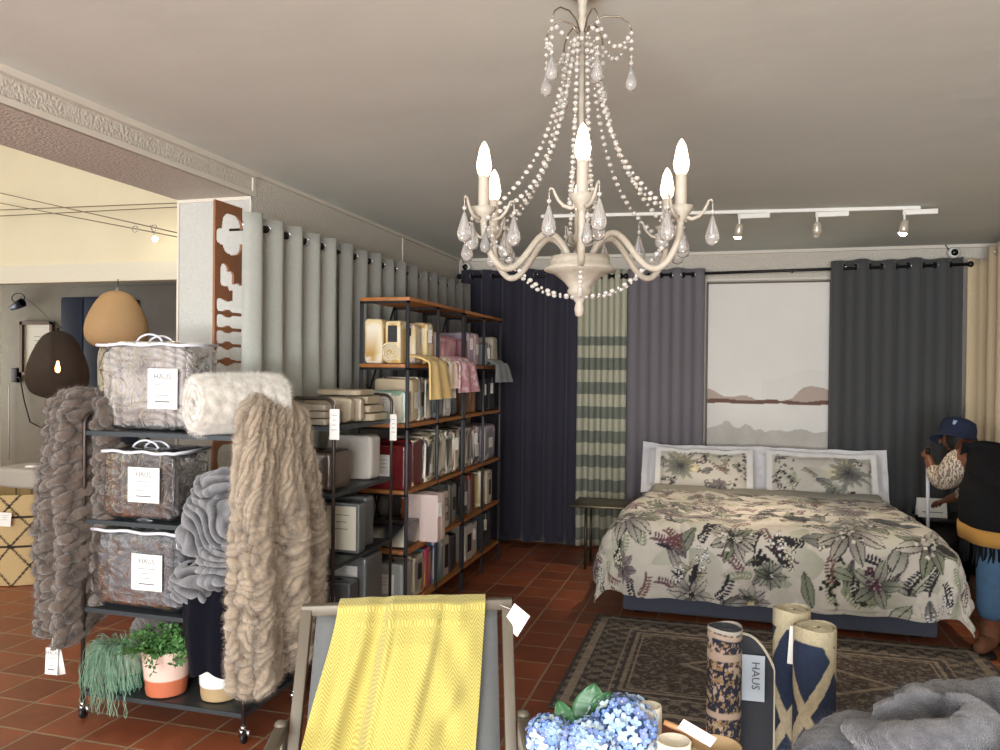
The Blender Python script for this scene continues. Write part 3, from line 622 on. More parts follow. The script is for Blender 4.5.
def card(parent, o, ux, uy, w, h, rows=3, title=None, mcol=None, name='label_card'):
    """flat printed card; o is its centre"""
    o, ux, uy = [np.array(a, float) for a in (o, ux, uy)]; ux /= np.linalg.norm(ux); uy /= np.linalg.norm(uy); n = np.cross(ux, uy)
    c = MB().box(o, (w, h, .002), np.array([ux, uy, n]).T).build(name, mcol or M_white, parent, smooth=False)
    mb = MB(); ho = o+n*.0016
    if title: put_text(mb, title, ho+uy*h*.3, ux, uy, h*.2)
    for k in range(rows):
        ww = w*(.55, .35, .45, .6, .3)[k % 5]; mb.box(ho+uy*h*(.1-.13*k if title else .3-.16*k), (ww, h*.014, .0004), np.array([ux, uy, n]).T)
    if title: mb.box(ho-uy*h*.32, (w*.5, h*.03, .0004), np.array([ux, uy, n]).T)
    if mb.n: mb.build('print', M_ink, parent if parent.parent is None and False else c if parent.parent is None else parent, smooth=False)
    return c
def film(name, tint, rough=.1, alpha=.7, bs=18):
    if name in _m: return _m[name]
    m = bpy.data.materials.new(name); m.use_nodes = True; nt = m.node_tree; N = nt.nodes; L = nt.links; N.remove(N['Principled BSDF']); out = N['Material Output']
    tr = N.new('ShaderNodeBsdfTransparent'); tr.inputs[0].default_value = (*tint, 1); gl = N.new('ShaderNodeBsdfGlossy'); gl.inputs['Roughness'].default_value = rough
    gl.inputs[0].default_value = (.95, .97, 1, 1); fr = N.new('ShaderNodeFresnel'); fr.inputs[0].default_value = 1.38
    mm = N.new('ShaderNodeMath'); mm.operation = 'MULTIPLY_ADD'; mm.inputs[1].default_value = .75; mm.inputs[2].default_value = .0
    mx = N.new('ShaderNodeMixShader'); tc = N.new('ShaderNodeTexCoord'); nz = N.new('ShaderNodeTexNoise'); nz.inputs['Scale'].default_value = bs; nz.inputs['Detail'].default_value = 3; nz.inputs['Distortion'].default_value = 1.2
    L.new(tc.outputs['Object'], nz.inputs['Vector']); bp = N.new('ShaderNodeBump'); bp.inputs['Strength'].default_value = .8; bp.inputs['Distance'].default_value = .016
    L.new(nz.outputs['Fac'], bp.inputs['Height']); L.new(bp.outputs[0], gl.inputs['Normal']); L.new(bp.outputs[0], fr.inputs['Normal'])
    L.new(fr.outputs[0], mm.inputs[0]); L.new(mm.outputs[0], mx.inputs[0]); L.new(tr.outputs[0], mx.inputs[1]); L.new(gl.outputs[0], mx.inputs[2]); L.new(mx.outputs[0], out.inputs[0]); _m[name] = m; return m
M_film = film('clear_vinyl', (.95, .96, .97), .07, .7, 13)
def col_mix(h, a, b):
    h = np.clip(h, 0, 1)[..., None]; return np.array(a)*(1-h)+np.array(b)*h
def braid(u, v, colw, pitch, seed=0, slant=.5, zig=0, jit=.35):
    """sculpted fur relief 0..1: columns of short ridges"""
    un = u+.012*n2(u, v, 7, seed)+zig*colw*(2*np.abs(((v+.02*n2(u, v, 4, seed+2))/(.17)) % 1-.5)-.5)
    ci = np.floor(un/colw); s = un/colw-ci; env = np.abs(np.sin(PI*s))**.55
    ph = v/pitch+slant*(s-.5)*np.where(ci % 2 == 0, 1, 1)+ci*.37+jit*n2(u, v, 9, seed+6)
    r = (.5+.5*np.cos(2*PI*ph))**.7
    return np.clip(env*(.25+.75*r), 0, 1)
def fur_cols(h, dark, light, u, v, seed=0):  # recesses darker: dark fur tipping, deepened in colour to add shade
    return col_mix(np.clip((h*1.25-.1)**1.0+.3*n2(u, v, 18, seed, 3)+.2*n2(u, v, 90, seed+5, 2), 0, 1), dark, light)

def blanket_bag(label, x0, x1, y0, y1, z0, z1, dark, light, seed, cardx, cardz, cw=.17, chh=.18, group='blankets in clear zip bags', tilt=0):
    t = thing('bagged_blanket', ((x0+x1)/2, (y0+y1)/2, z0), label, 'blanket bag', group)
    c = ((x0+x1)/2, (y0+y1)/2, (z0+z1)/2); d = (x1-x0-.02, y1-y0-.02, z1-z0-.012)
    P = superbox(c, d, 7, 90, q=5); U = P[..., 0]+P[..., 1]*.7; V = P[..., 2]+P[..., 1]*.5
    h = braid(U, V, .06, .035, seed, .6); N_ = (P-np.array(c))/np.array(d)**1.0; N_ /= np.linalg.norm(N_, axis=-1)[..., None]+1e-9
    P2 = P+N_*(.012*h-.012+.008*fbm(P*9, seed, 2))[..., None]
    MB().grid(P2, fur_cols(h, dark, light, U, V, seed), cv=True).build('folded_blanket', M_fur, t)
    Q = superbox(c, (x1-x0, y1-y0, z1-z0), 9, 46, q=7); NQ = (Q-np.array(c)); NQ /= np.linalg.norm(NQ, axis=-1)[..., None]+1e-9
    Q = Q+NQ*(.006*fbm(Q*14, seed+5, 3))[..., None]; Q[..., 2] = np.clip(Q[..., 2], z0+.002, z1)
    MB().grid(Q, cv=True).build('clear_cover', M_film, t)
    r = .0075; yf = y0+.004
    loop = [(x0+.012, yf, z1-.02)]+[(x0+.012+(x1-x0-.024)*k/12, yf-.004, z1-.018+.004*math.sin(k*1.3+seed)) for k in range(1, 12)]+[(x1-.012, yf, z1-.02), (x1-.008, y1-.01, z1-.015), (x0+.008, y1-.01, z1-.012)]
    MB().tube(loop, r, 6, closed=True).build('piping', mat('white_piping', S(225, 226, 235), .5), t)
    xm = (x0+x1)/2; hp = [(xm-.07+.14*k/10, y0+.06+.05*math.sin(PI*k/10)*0, z1-.004+.035*math.sin(PI*k/10)**.6) for k in range(11)]
    MB().tube(hp, .005, 6).tube([(p[0]+.02, p[1]+.05, p[2]-.006) for p in hp], .005, 6).build('carry_handle', _m['white_piping'], t)
    card(t, (cardx, y0-.006, cardz), (1, 0, .0), (0, 0, 1), cw, chh, 3, 'HAUS')
    return t
blanket_bag('large clear zip bag with pale grey fur blanket on the rack\'s top shelf', -2.80, -2.29, 3.02, 3.25, 1.307, 1.715, S(116, 106, 102), S(196, 186, 180), 3, -2.42, 1.5, .155, .18)
blanket_bag('clear zip bag with dark brown fur blanket on the rack\'s second shelf', -2.72, -2.32, 2.97, 3.24, .907, 1.235, S(34, 26, 24), S(92, 80, 74), 5, -2.475, 1.075, .165, .155)
blanket_bag('clear zip bag with charcoal fur blanket on the rack\'s third shelf', -2.775, -2.27, 2.97, 3.3, .507, .88, S(46, 46, 52), S(116, 114, 118), 8, -2.455, .69, .16, .16)

def fursheet(P, u, v, relief, amp, dark, light, name, label, cat='throw', group=None, seed=0, flip=1, m=None, thick=.012, parent=None, build=True):
    N_ = normals(P)*flip; h = relief
    P2 = P+N_*(amp*h+.0035*fbm(P*130, seed+3, 2)+.006*fbm(P*30, seed, 2))[..., None]
    c = fur_cols(h, dark, light, u, v, seed)
    return MB().grid(P2, c).build(name, m or M_fur, parent, label, cat, group, solid=thick)

# beige fur throw over the right end of the rack
def beige_throw():
    nu, nv = 300, 420; t = np.linspace(0, 1, nu); Lv = 1.5; v = np.linspace(0, 1, nv)
    ctrl = np.array([(-1.985, 2.99), (-1.965, 2.925), (-1.945, 2.90), (-1.92, 2.895), (-1.9, 2.91), (-1.89, 2.97), (-1.88, 3.06), (-1.87, 3.14), (-1.865, 3.22), (-1.87, 3.30), (-1.88, 3.36)])
    s = np.concatenate([[0], np.cumsum(np.linalg.norm(np.diff(ctrl, axis=0), axis=1))]); L = s[-1]
    cx = np.interp(t*L, s, ctrl[:, 0]); cy = np.interp(t*L, s, ctrl[:, 1])
    for _ in range(14): cx[1:-1] = (cx[:-2]+2*cx[1:-1]+cx[2:])/4; cy[1:-1] = (cy[:-2]+2*cy[1:-1]+cy[2:])/4
    T, V = np.meshgrid(t, v, indexing='ij'); CXg = cx[:, None]+0*V; CYg = cy[:, None]+0*V
    cen = np.array([-2.0, 3.12]); top = 1.46; vt = .13
    k = np.clip(V/vt, 0, 1); ar = np.sin(k*PI/2)
    # below the crest the cloth falls, above it curls back in over the shelf
    f = .15+.85*ar**.8
    X = cen[0]+(CXg-cen[0])*f; Y = cen[1]+(CYg-cen[1])*f
    ztop = top-.03*(T-.4)-.1*(1-np.cos(k*PI/2)) ; bot = .215+.0*T+.13*np.clip((T-.35)/.65, 0, 1)+.05*np.exp(-((T-.0)/.12)**2)
    zh = 1.36; Z = np.where(V < vt, ztop, (top-.1-.03*(T-.4))+(bot-(top-.1-.03*(T-.4)))*((V-vt)/(1-vt)))
    dn = np.clip((V-vt)/(1-vt), 0, 1)
    foldw = .034*np.sin(T*2*PI*3.2+.7*np.sin(dn*4)+.5)*np.clip(dn*2.2, 0, 1)+.05*(dn-.55)
    rad = np.stack([CXg-cen[0], CYg-cen[1]], -1); rad /= np.linalg.norm(rad, axis=-1)[..., None]
    bulge = foldw+.03*np.sin(dn*PI)+.02*n2(T*2, dn, 3, 4)
    X = X+rad[..., 0]*bulge; Y = Y+rad[..., 1]*bulge
    X = np.where(T < .22, X-.03*dn*0, X)
    P = np.stack([X, Y, Z], -1)
    for _ in range(3): P[:, 1:-1] = (P[:, :-2]+2*P[:, 1:-1]+P[:, 2:])/4
    u = T*L*1.15; vv = V*Lv
    up = braid(u+.3*vv*(1-dn)+.02*n2(u, vv, 3, 8), vv, .07, .12, 3, 2.6, 0, 1.1); lo = braid(u+.03*n2(u, vv, 4, 9), vv, .1, .055, 5, 1.0, .3, 1.3)
    w_ = np.clip((dn-.25)/.25, 0, 1); h = up*(1-w_)+lo*w_
    N_ = normals(P); sgn = 1 if (N_[nu//2, nv//2]@np.array([1, -.6, 0])) > 0 else -1
    edge = np.minimum(1, np.minimum(T/.015, np.minimum((1-T)/.015, (1-V)/.02)))
    fursheet(P, u, vv, h*np.sqrt(np.clip(edge, 0, 1)), .027, S(74, 58, 46), S(178, 160, 137), 'fur_throw', 'beige sculpted faux fur throw hanging over the rack\'s right end', flip=sgn, seed=4, thick=.015)
beige_throw()
# white rolled throw lying on the top shelf
def rolled(label, c, r, L, axis, colA, colB, seed, name='rolled_throw', squash=.93, group=None, fur=True, turns=3.2, m=None):
    """spiral roll; axis = unit vector along the roll, spiral end face at -axis"""
    ax = np.array(axis, float); ax /= np.linalg.norm(ax); up = np.array([0, 0, 1.]); sd = np.cross(ax, up); sd /= np.linalg.norm(sd)
    n = 170; th = np.linspace(0, turns*2*PI, n); rr = r*(.18+.82*th/th[-1]); th = th-turns*2*PI-PI/2*1.1
    a = np.linspace(-1, 1, 50); TH, A = np.meshgrid(th, a, indexing='ij'); RRr = rr[:, None]*(1-.1*np.abs(A)**6)*(1+.03*n2(TH*.3, A, 2, seed))
    Lw = L*(1+.03*n2(TH*.5, A*0, 3, seed+1))
    P = np.array(c)+ax*(A*Lw/2)[..., None]+sd*(np.cos(TH)*RRr)[..., None]+up*(np.sin(TH)*RRr*squash)[..., None]
    u = TH*rr[:, None]; v = A*L/2; h = braid(v, u, .06, .045, seed, .8) if fur else .5+.4*n2(u, v, 20, seed)
    N_ = normals(P); q = N_[-10, 25]@(sd*math.cos(th[-10])+up*math.sin(th[-10])); N_ *= np.sign(q)
    P2 = P+N_*(.012*h-.006)[..., None]
    return MB().grid(P2, fur_cols(h, colA, colB, u, v, seed)).build(name, m or M_fur, None, label, 'throw', group, solid=r*.17)
ax_ = np.array([.55, .83, 0])
rolled('white faux fur throw rolled up on the rack\'s top shelf', (-2.07, 3.07, 1.307+.132), .132, .4, ax_, S(200, 192, 178), S(242, 238, 230), 6)

# taupe throw hanging over the rack's left end
def taupe_throw():
    nu, nv = 320, 400; t = np.linspace(0, 1, nu); v = np.linspace(0, 1, nv); T, V = np.meshgrid(t, v, indexing='ij')
    # cross-section: three hanging ropes of cloth from the outer left round to inside the frame
    xs = [-3.08, -3.06, -3.0, -2.965, -2.97, -2.95, -2.92, -2.86, -2.825, -2.83, -2.80, -2.77, -2.725, -2.70]
    ys = [3.10, 2.99, 2.97, 3.01, 3.12, 3.13, 2.94, 2.90, 2.97, 3.11, 3.12, 3.02, 3.0, 3.08]
    s = np.linspace(0, 1, len(xs)); cx = np.interp(t, s, xs); cy = np.interp(t, s, ys)
    for _ in range(45): cx[1:-1] = (cx[:-2]+2*cx[1:-1]+cx[2:])/4; cy[1:-1] = (cy[:-2]+2*cy[1:-1]+cy[2:])/4
    cx = cx[:, None]+0*V; cy = cy[:, None]+0*V
    vt = .12; k = np.clip(V/vt, 0, 1); dn = np.clip((V-vt)/(1-vt), 0, 1)
    cen = np.array([-2.84, 3.08]); f = .25+.75*np.sin(k*PI/2)**.8; f = f*(.86+.14*np.clip(dn*3, 0, 1))
    X = cen[0]+(cx-cen[0])*f; Y = cen[1]+(cy-cen[1])*f
    bot = .33+.1*np.abs(T-.2)+.16*np.clip((T-.62)/.38, 0, 1)-.05*np.exp(-((T-.45)/.12)**2)
    top = 1.47; z1 = top-.09; Z = np.where(V < vt, top-.09*(1-np.cos(k*PI/2)), z1+(bot-z1)*dn)
    X = X-.05*np.exp(-((T-.0)/.35)**2)*dn+.02*np.sin(dn*9+T*5)*.5; Y = Y+.01*n2(T*3, dn, 3, 2)
    P = np.stack([X, Y, Z], -1)
    for _ in range(3): P[:, 1:-1] = (P[:, :-2]+2*P[:, 1:-1]+P[:, 2:])/4
    u = T*.66; vv = V*1.35; h = braid(u, vv, .075, .052, 12, .8, .5, .6)
    P[..., 0] += .013*np.sin(2*PI*vv/.105+T*9)*np.clip(dn*6, 0, 1)+.03*(1-T)*dn; P[..., 1] += .008*np.cos(2*PI*vv/.105+T*9)
    N_ = normals(P); sgn = 1 if (N_[nu//2, nv//2]@np.array([-.3, -1, 0])) > 0 else -1
    fursheet(P, u, vv, h, .026, S(36, 28, 24), S(102, 86, 74), 'fur_throw', 'taupe sculpted faux fur throw hanging over the rack\'s left end', flip=sgn, seed=9, thick=.014)
taupe_throw()
def swing_tag(parent, o, w=.05, h=.09, ux=(1, 0, 0), uy=(0, 0, 1), label=None, text=None, lean=0):
    o = np.array(o, float); c = card(parent, o-np.array([0, 0, h/2+.02]), ux, uy, w, h, 4, text, name='swing_tag')
    MB().tube([o+np.array([0, .004, .025]), o+np.array([0, 0, -.02])], .0012, 4).build('tag_string', M_white, c)
ttag = [o for o in bpy.data.objects if o.get('label', '').startswith('taupe')][0]
swing_tag(ttag, (-2.885, 2.88, .36), .062, .12, (1, .1, 0), (.05, 0, 1), text='HAUS')
tt2 = MB().box((-2.86, 2.895, .272), (.05, .002, .11), np.array(Matrix.Rotation(-.25, 3, 'Y'))).build('swing_tag', M_white, ttag)

# grey sculpted throw spilling out from the second shelf, and black velvet throw below it
def heap(c, d, n=150, seed=0, p=3, lump=.03, lsc=5):
    P = superbox(c, d, p, n, q=p); N_ = P-np.array(c); N_ /= np.linalg.norm(N_, axis=-1)[..., None]+1e-9
    return P+N_*(lump*fbm(P*lsc, seed, 3))[..., None], N_
def worm(P, sc_=16, seed=0):
    w_ = P+.02*np.stack([fbm(P*9, seed+k, 2) for k in range(3)], -1)
    a = vnoise(w_*sc_, seed)
    return np.clip(1-np.abs(a)*3.2, 0, 1)
def heap_throw(label, blobs, sc_, dark, light, amp=.022, seed=0, name='fur_throw', m=None, worms=True, group=None, n=120):
    mb = MB()
    for i, (c, d) in enumerate(blobs):
        P, N_ = heap(c, d, n, seed+i, 2.8); g_ = fbm(P*5.5, seed+4, 2)*2.2+P[..., 2]*20+P[..., 0]*7; h = (.5+.5*np.cos(2*PI*g_))**.6 if worms else .5+.5*fbm(P*sc_, seed, 3)
        if worms: h = h*(.65+.35*np.abs(np.sin(PI*(P[..., 0]*16+fbm(P*9, seed, 2)))))
        mb.grid(P+N_*(amp*h)[..., None], col_mix(np.clip(h*1.2-.1+.12*fbm(P*60, seed, 2), 0, 1), dark, light), cv=True)
    return mb.build(name, m or M_fur, None, label, 'throw', group)
heap_throw('grey sculpted faux fur throw spilling from the rack\'s second shelf', [((-2.1, 3.08, 1.04), (.24, .26, .22)), ((-2.11, 3.0, .92), (.30, .24, .26)), ((-2.06, 2.95, .76), (.2, .16, .22)), ((-2.15, 2.92, .67), (.24, .1, .13))], 9, S(28, 30, 36), S(122, 122, 127), .024, 31, n=200)
def velvet():
    nu, nv = 90, 120; T, V = np.meshgrid(np.linspace(0, 1, nu), np.linspace(0, 1, nv), indexing='ij')
    X = -2.2+.24*T+.012*np.sin(V*6+2)*(1-T)+.02*(V < .15)*(T-.5); X += -.035*np.exp(-((V-.18)/.14)**2)*(1-T)
    Y = 2.9+.008*np.sin(T*13+V*3)+.03*(T-.5)**2*8*.3-.02*np.sin(V*PI)+.05*np.clip(.12-V, 0, 1)
    Z = .76-(.455+.012*np.sin(T*9+.5))*V
    MB().grid(np.stack([X, Y, Z], -1)).build('velvet_throw', mat('black_velvet', S(11, 12, 22), .9, spec=.1, sheen=.04, bump=(14, .6, .02)), None, 'black velvet throw hanging over the lower right of the rack', 'throw', solid=.02)
velvet()
heap_throw('dark brown fur throw bundled behind the trailing plant on the bottom shelf', [((-2.55, 3.27, .29), (.42, .14, .3))], 8, S(44, 36, 32), S(96, 82, 74), .02, 35, n=60)

# ------------------------------------------------------------------ plants in two-tone pots
def pot(t, x, y, z, r, h, ca, cb, seam=.4):
    rows = 40; prof = [(0, z+.003), (r*.8, z+.003)]+[(r*(.82+.2*k/rows)+.0022*math.sin(k*PI*.9), z+.003+h*k/rows) for k in range(rows+1)]+[(r*.93, z+h), (r*.9, z+h*.85), (0, z+h*.83)]
    c = np.array([[cb if p[1] < z+h*seam else ca]*32 for p in prof]); MB().lathe(prof, (x, y, 0), 32, col=c).build('pot', mat('painted_ceramic', vcol=True, rough=.7, bump=(120, .3, .003)), t)
G1 = mat('grey_green_foliage', S(140, 176, 150), .7, var=.3, varscale=30); G2 = mat('fern_green', S(86, 132, 52), .6, var=.3, varscale=30); G3 = mat('leaf_green', S(74, 118, 62), .5, var=.3, varscale=40); G4 = mat('succulent_green', S(128, 178, 106), .45, var=.2)
def leafquad(mb, p, d, L, W, nrm=(0, 0, 1), cup=.2):
    d = np.array(d, float); d /= np.linalg.norm(d)+1e-9; s = np.cross(d, nrm); s /= np.linalg.norm(s)+1e-9; n = np.cross(s, d); p = np.array(p, float)
    v = [p, p+d*L*.3+s*W*.4+n*L*.05, p+d*L*.7+s*W*.42, p+d*L-n*L*cup, p+d*L*.7-s*W*.42, p+d*L*.3-s*W*.4+n*L*.05, p+d*L*.5-n*W*.12]
    mb.add(v, [(0, 6, 1), (1, 6, 2), (2, 6, 3), (3, 6, 4), (4, 6, 5), (5, 6, 0)])
t = thing('potted_plant', (-2.66, 3.08, .127), 'green based pot with wispy plant trailing over the rack\'s bottom shelf', 'plant')
pot(t, -2.66, 3.08, .127, .105, .17, S(150, 158, 140), S(28, 104, 78), .42)
rnd = random.Random(3); mb = MB()
for i in range(480):
    a = rnd.uniform(0, 2*PI); p = np.array([-2.68+.05*math.cos(a), 3.06+.05*math.sin(a), .30]); hd = np.array([math.cos(a)*rnd.uniform(.3, 1)-.15, math.sin(a)*rnd.uniform(.3, 1)-.25, 0])
    trail = (i % 6 == 0); n = 22 if not trail else 34; path = [p]; vz = rnd.uniform(.3, 1.3); st = .012; ph = rnd.uniform(0, 6)
    if trail: hd = np.array([rnd.uniform(-.2, 1.1), -1.0, 0]); vz = .6
    for k in range(n):
        vz -= .17 if not trail else .13; q = path[-1]+st*np.array([hd[0]*max(.12, 1-k*.06)+.35*math.sin(k*.9+ph), hd[1]*max(.05, 1-k*.075)+.25*math.cos(k*1.1+ph), max(vz, -1.1)])
        if q[2] < .05 or (q[2] < .14 and q[1] > 2.94): break
        path.append(q)
    if len(path) > 3: mb.tube(path, .001, 3, caps=False)
mb.build('trailing_foliage', G1, t)
t = thing('potted_plant', (-2.43, 3.07, .127), 'pink and terracotta pot with fern and leafy stems, middle of the rack\'s bottom shelf', 'plant')
pot(t, -2.43, 3.07, .127, .105, .2, S(232, 200, 186), S(196, 108, 74), .38)
mb = MB()
for i in range(26):
    a = rnd.uniform(0, 2*PI); el = rnd.uniform(.2, 1.1); L = rnd.uniform(.12, .2); d = np.array([math.cos(a)*.8-.25, math.sin(a)*.8-.3, .6]); p0 = np.array([-2.46, 3.04, .31]); path = [p0+d*L*s+np.array([0, 0, -.5*L*s*s*el]) for s in np.linspace(0, 1, 14)]
    mb.tube(path, .0012, 4, caps=False)
    for k in range(2, 14):
        for sg in (-1, 1): dd = np.cross(d, (0, 0, 1))*sg+d*.5; leafquad(mb, path[k], dd, .03*(1-k/18), .006)
mb.build('fern_fronds', G2, t)
mb = MB()
for i in range(34):
    a = rnd.uniform(0, 2*PI); R_ = rnd.uniform(.03, .14); p0 = np.array([-2.4+.03*math.cos(a), 3.05, .31]); tip = p0+np.array([math.cos(a)*R_+.02, math.sin(a)*R_*.8-.06, rnd.uniform(-.03, .12)]); path = [p0*(1-s)+tip*s+np.array([0, 0, .05*math.sin(PI*s)]) for s in np.linspace(0, 1, 9)]
    mb.tube(path, .0015, 4, caps=False)
    for q in path[2:]:
        for _ in range(3): leafquad(mb, q, (rnd.gauss(0, 1), rnd.gauss(0, 1), rnd.gauss(0, .6)), .026, .017, (rnd.gauss(0, .3), -.5, 1))
mb.build('leafy_stems', G3, t)
t = thing('potted_plant', (-2.17, 3.1, .127), 'white and tan pot with feathery rosette plant under the velvet throw', 'plant')
pot(t, -2.17, 3.1, .127, .098, .19, S(232, 232, 232), S(178, 152, 112), .34)
mb = MB()
for i in range(30):
    a = i*2.4; R_ = .03+.13*i/30; d = np.array([math.cos(a), math.sin(a)*.8, 1.3-i/30*1.1]); d /= np.linalg.norm(d); path = [np.array([-2.2, 3.08, .31])+d*(.06+R_)*s for s in np.linspace(0, 1, 10)]
    for k, q in enumerate(path[2:]):
        for sg in (-1, 1): leafquad(mb, q, np.cross(d, (0, -1, .3))*sg+d*.7, .028, .009)
mb.build('feathery_foliage', G4, t)

# ------------------------------------------------------------------ wooden board on the pillar edge
def mask_board():
    X = -2.36; y0, y1, z0, z1 = 3.3, 3.52, 1.05, 2.40; cvx = Canvas(y1-y0, z1-z0, 400, (1, 1, 1)); W, H = y1-y0, z1-z0
    Y, Z = np.mgrid[0:cvx.H, 0:cvx.W]; v = (1-(Y+.5)/cvx.H-.17)/.83; u = (Z+.5)/cvx.W*1.0; solid = np.ones_like(u, bool)
    def cut(m): solid[m] = False
    for cxx, cyy, rx, ry in ((.62, .87, .38, .09), (.25, .85, .2, .035), (.35, .685, .16, .05), (.58, .665, .12, .045), (.85, .6, .2, .06)): cut((np.abs((u-cxx)/rx)**3+np.abs((v-cyy)/ry)**3) < 1)
    cut((np.abs(u-.46) < .0))
    for k in range(5): cyy = .555-.07*k; cut((np.abs(v-cyy) < .029*(1-.4*np.exp(-((u-.5)/.13)**2))*np.clip((u-.06)/.08, 0, 1)**.5) & (u > .08))
    for k in range(4): cyy = .2-.032*k; cut((np.abs(v-(cyy+.025*np.cos(u*7))) < .009) & (u > .1))
    cut((v < .075-.05*np.cos(u*5)) & (v > -.02) & (u > .25) & (np.abs(u-.6) > .06)); cut((np.abs((u-.55)/.4)**3+np.abs((v+.11)/.06)**3 < 1))
    nx, nz_ = 60, 260; mb = MB(); ny = []
    gy = np.linspace(y0, y1, nx+1); gz = np.linspace(z0, z1, nz_+1); vid = {}; V = []; Fc = []
    def vi(i, k, s):
        q = (i, k, s)
        if q not in vid: vid[q] = len(V); V.append((X+(0 if s else -.012), gy[i], gz[k]))
        return vid[q]
    on = np.zeros((nx+2, nz_+2), bool)
    for i in range(nx):
        for k in range(nz_): on[i+1, k+1] = solid[min(cvx.H-1, int((1-(k+.5)/nz_)*cvx.H)), min(cvx.W-1, int((i+.5)/nx*cvx.W))]
    for i in range(nx):
        for k in range(nz_):
            if not on[i+1, k+1]: continue
            Fc.append((vi(i, k, 1), vi(i+1, k, 1), vi(i+1, k+1, 1), vi(i, k+1, 1))); Fc.append((vi(i, k, 0), vi(i, k+1, 0), vi(i+1, k+1, 0), vi(i+1, k, 0)))
            if not on[i, k+1]: Fc.append((vi(i, k, 0), vi(i, k, 1), vi(i, k+1, 1), vi(i, k+1, 0)))
            if not on[i+2, k+1]: Fc.append((vi(i+1, k, 1), vi(i+1, k, 0), vi(i+1, k+1, 0), vi(i+1, k+1, 1)))
            if not on[i+1, k]: Fc.append((vi(i, k, 1), vi(i, k, 0), vi(i+1, k, 0), vi(i+1, k, 1)))
            if not on[i+1, k+2]: Fc.append((vi(i, k+1, 0), vi(i, k+1, 1), vi(i+1, k+1, 1), vi(i+1, k+1, 0)))
    mb.add(V, Fc).build('cutout_panel', mat('brown_board', S(140, 92, 62), .55, var=.1, varscale=20), None, 'tall brown wooden panel with cut out shapes between the pillar and curtain', 'wall panel', smooth=False)
mask_board()

# ------------------------------------------------------------------ wood and metal bookcase along the left curtain
BX0, BX1 = -2.15, -1.83
M_post = mat('grey_steel_post', S(74, 74, 78), .5, metal=.3)
BZ = [.17, .51, .87, 1.27, 1.63, 2.03]; BT = .022
def bookcase(lb, ya, yb, grp):
    t = thing('bookcase', ((BX0+BX1)/2, (ya+yb)/2, 0), lb, 'bookcase'); ym = (ya+yb)/2
    for y in (ya, ym, yb):
        MB().bx(BX1-.018, BX1, y-.008, y+.008, 0, BZ[-1]-BT).build('upright', M_post, t); MB().bx(BX0, BX0+.018, y-.008, y+.008, 0, BZ[-1]-BT).build('upright', M_post, t)
        for z in BZ: MB().bx(BX0, BX1, y-.008, y+.008, z-BT-.014, z-BT).build('cross_rail', M_blackm, t, smooth=False)
    for z in BZ:
        MB().bx(BX0, BX1-.022 if z != BZ[-1] else BX1+.005, ya-.01, yb+.01, z-BT, z).build('wooden_shelf', M_wood, t, bevel=.002)
    for z in BZ: MB().bx(BX1-.022, BX1-.004, ya+.012, ym-.012, z-BT, z-.001).bx(BX1-.022, BX1-.004, ym+.012, yb-.012, z-BT, z-.001).build('shelf_edge', M_wood, t, smooth=False)
    MB().bar((BX0+.004, ya, BZ[0]), (BX0+.004, ym, BZ[3]), .004, .018).bar((BX0+.004, ym, BZ[0]), (BX0+.004, ya, BZ[3]), .004, .018).bar((BX0+.004, ya, BZ[3]), (BX0+.004, ym, BZ[5]), .004, .018).build('cross_brace', M_blackm, t)
    return t
bookcase('nearer wood and black metal bookcase of bedding packs along the curtain', 4.44, 5.47, 'a')
bookcase('farther wood and black metal bookcase of bedding packs by the navy curtain', 5.51, 6.45, 'b')

def pcol(kind, P, c1, c2, c3, seed):
    u, v = P[..., 1]+P[..., 0], P[..., 2]
    if kind == 'plain': return np.broadcast_to(np.array(c1), P.shape)*(1+.08*fbm(P*9, seed, 2))[..., None]
    if kind == 'print':
        a = fbm(P*26, seed, 2); b = fbm(P*38, seed+5, 2); c = np.where((a > .12)[..., None], np.array(c2), np.array(c1)); return np.where((b > .34)[..., None], np.array(c3), c)
    if kind == 'floral':
        a = np.sin(u*90+3*fbm(P*14, seed, 2))*np.sin(v*90+3*fbm(P*12, seed+2, 2)); b = fbm(P*30, seed+5, 2); c = np.where((a > .3)[..., None], np.array(c2), np.array(c1)); return np.where((b > .3)[..., None], np.array(c3), c)
    if kind == 'stripe': return np.where((np.floor(v*60+u*2) % 2 == 0)[..., None], np.array(c1), np.array(c2))
    if kind == 'vstripe': return np.where((np.floor(u*50) % 2 == 0)[..., None], np.array(c1), np.array(c2))
    if kind == 'box':                                  # dark lid band over a picture panel
        b = fbm(P*22, seed, 2); c = np.where((b > .1)[..., None], np.array(c2), np.array(c3)); return np.where(((v-v.min())/(v.max()-v.min()) > .62)[..., None] | ((v-v.min())/(v.max()-v.min()) < .1)[..., None], np.array(c1), c)
M_pack = mat('packed_textile', vcol=True, rough=.75, bump=(60, .35, .006)); M_gloss = mat('glossy_pack', vcol=True, rough=.3, coat=.4, bump=(24, .3, .01))
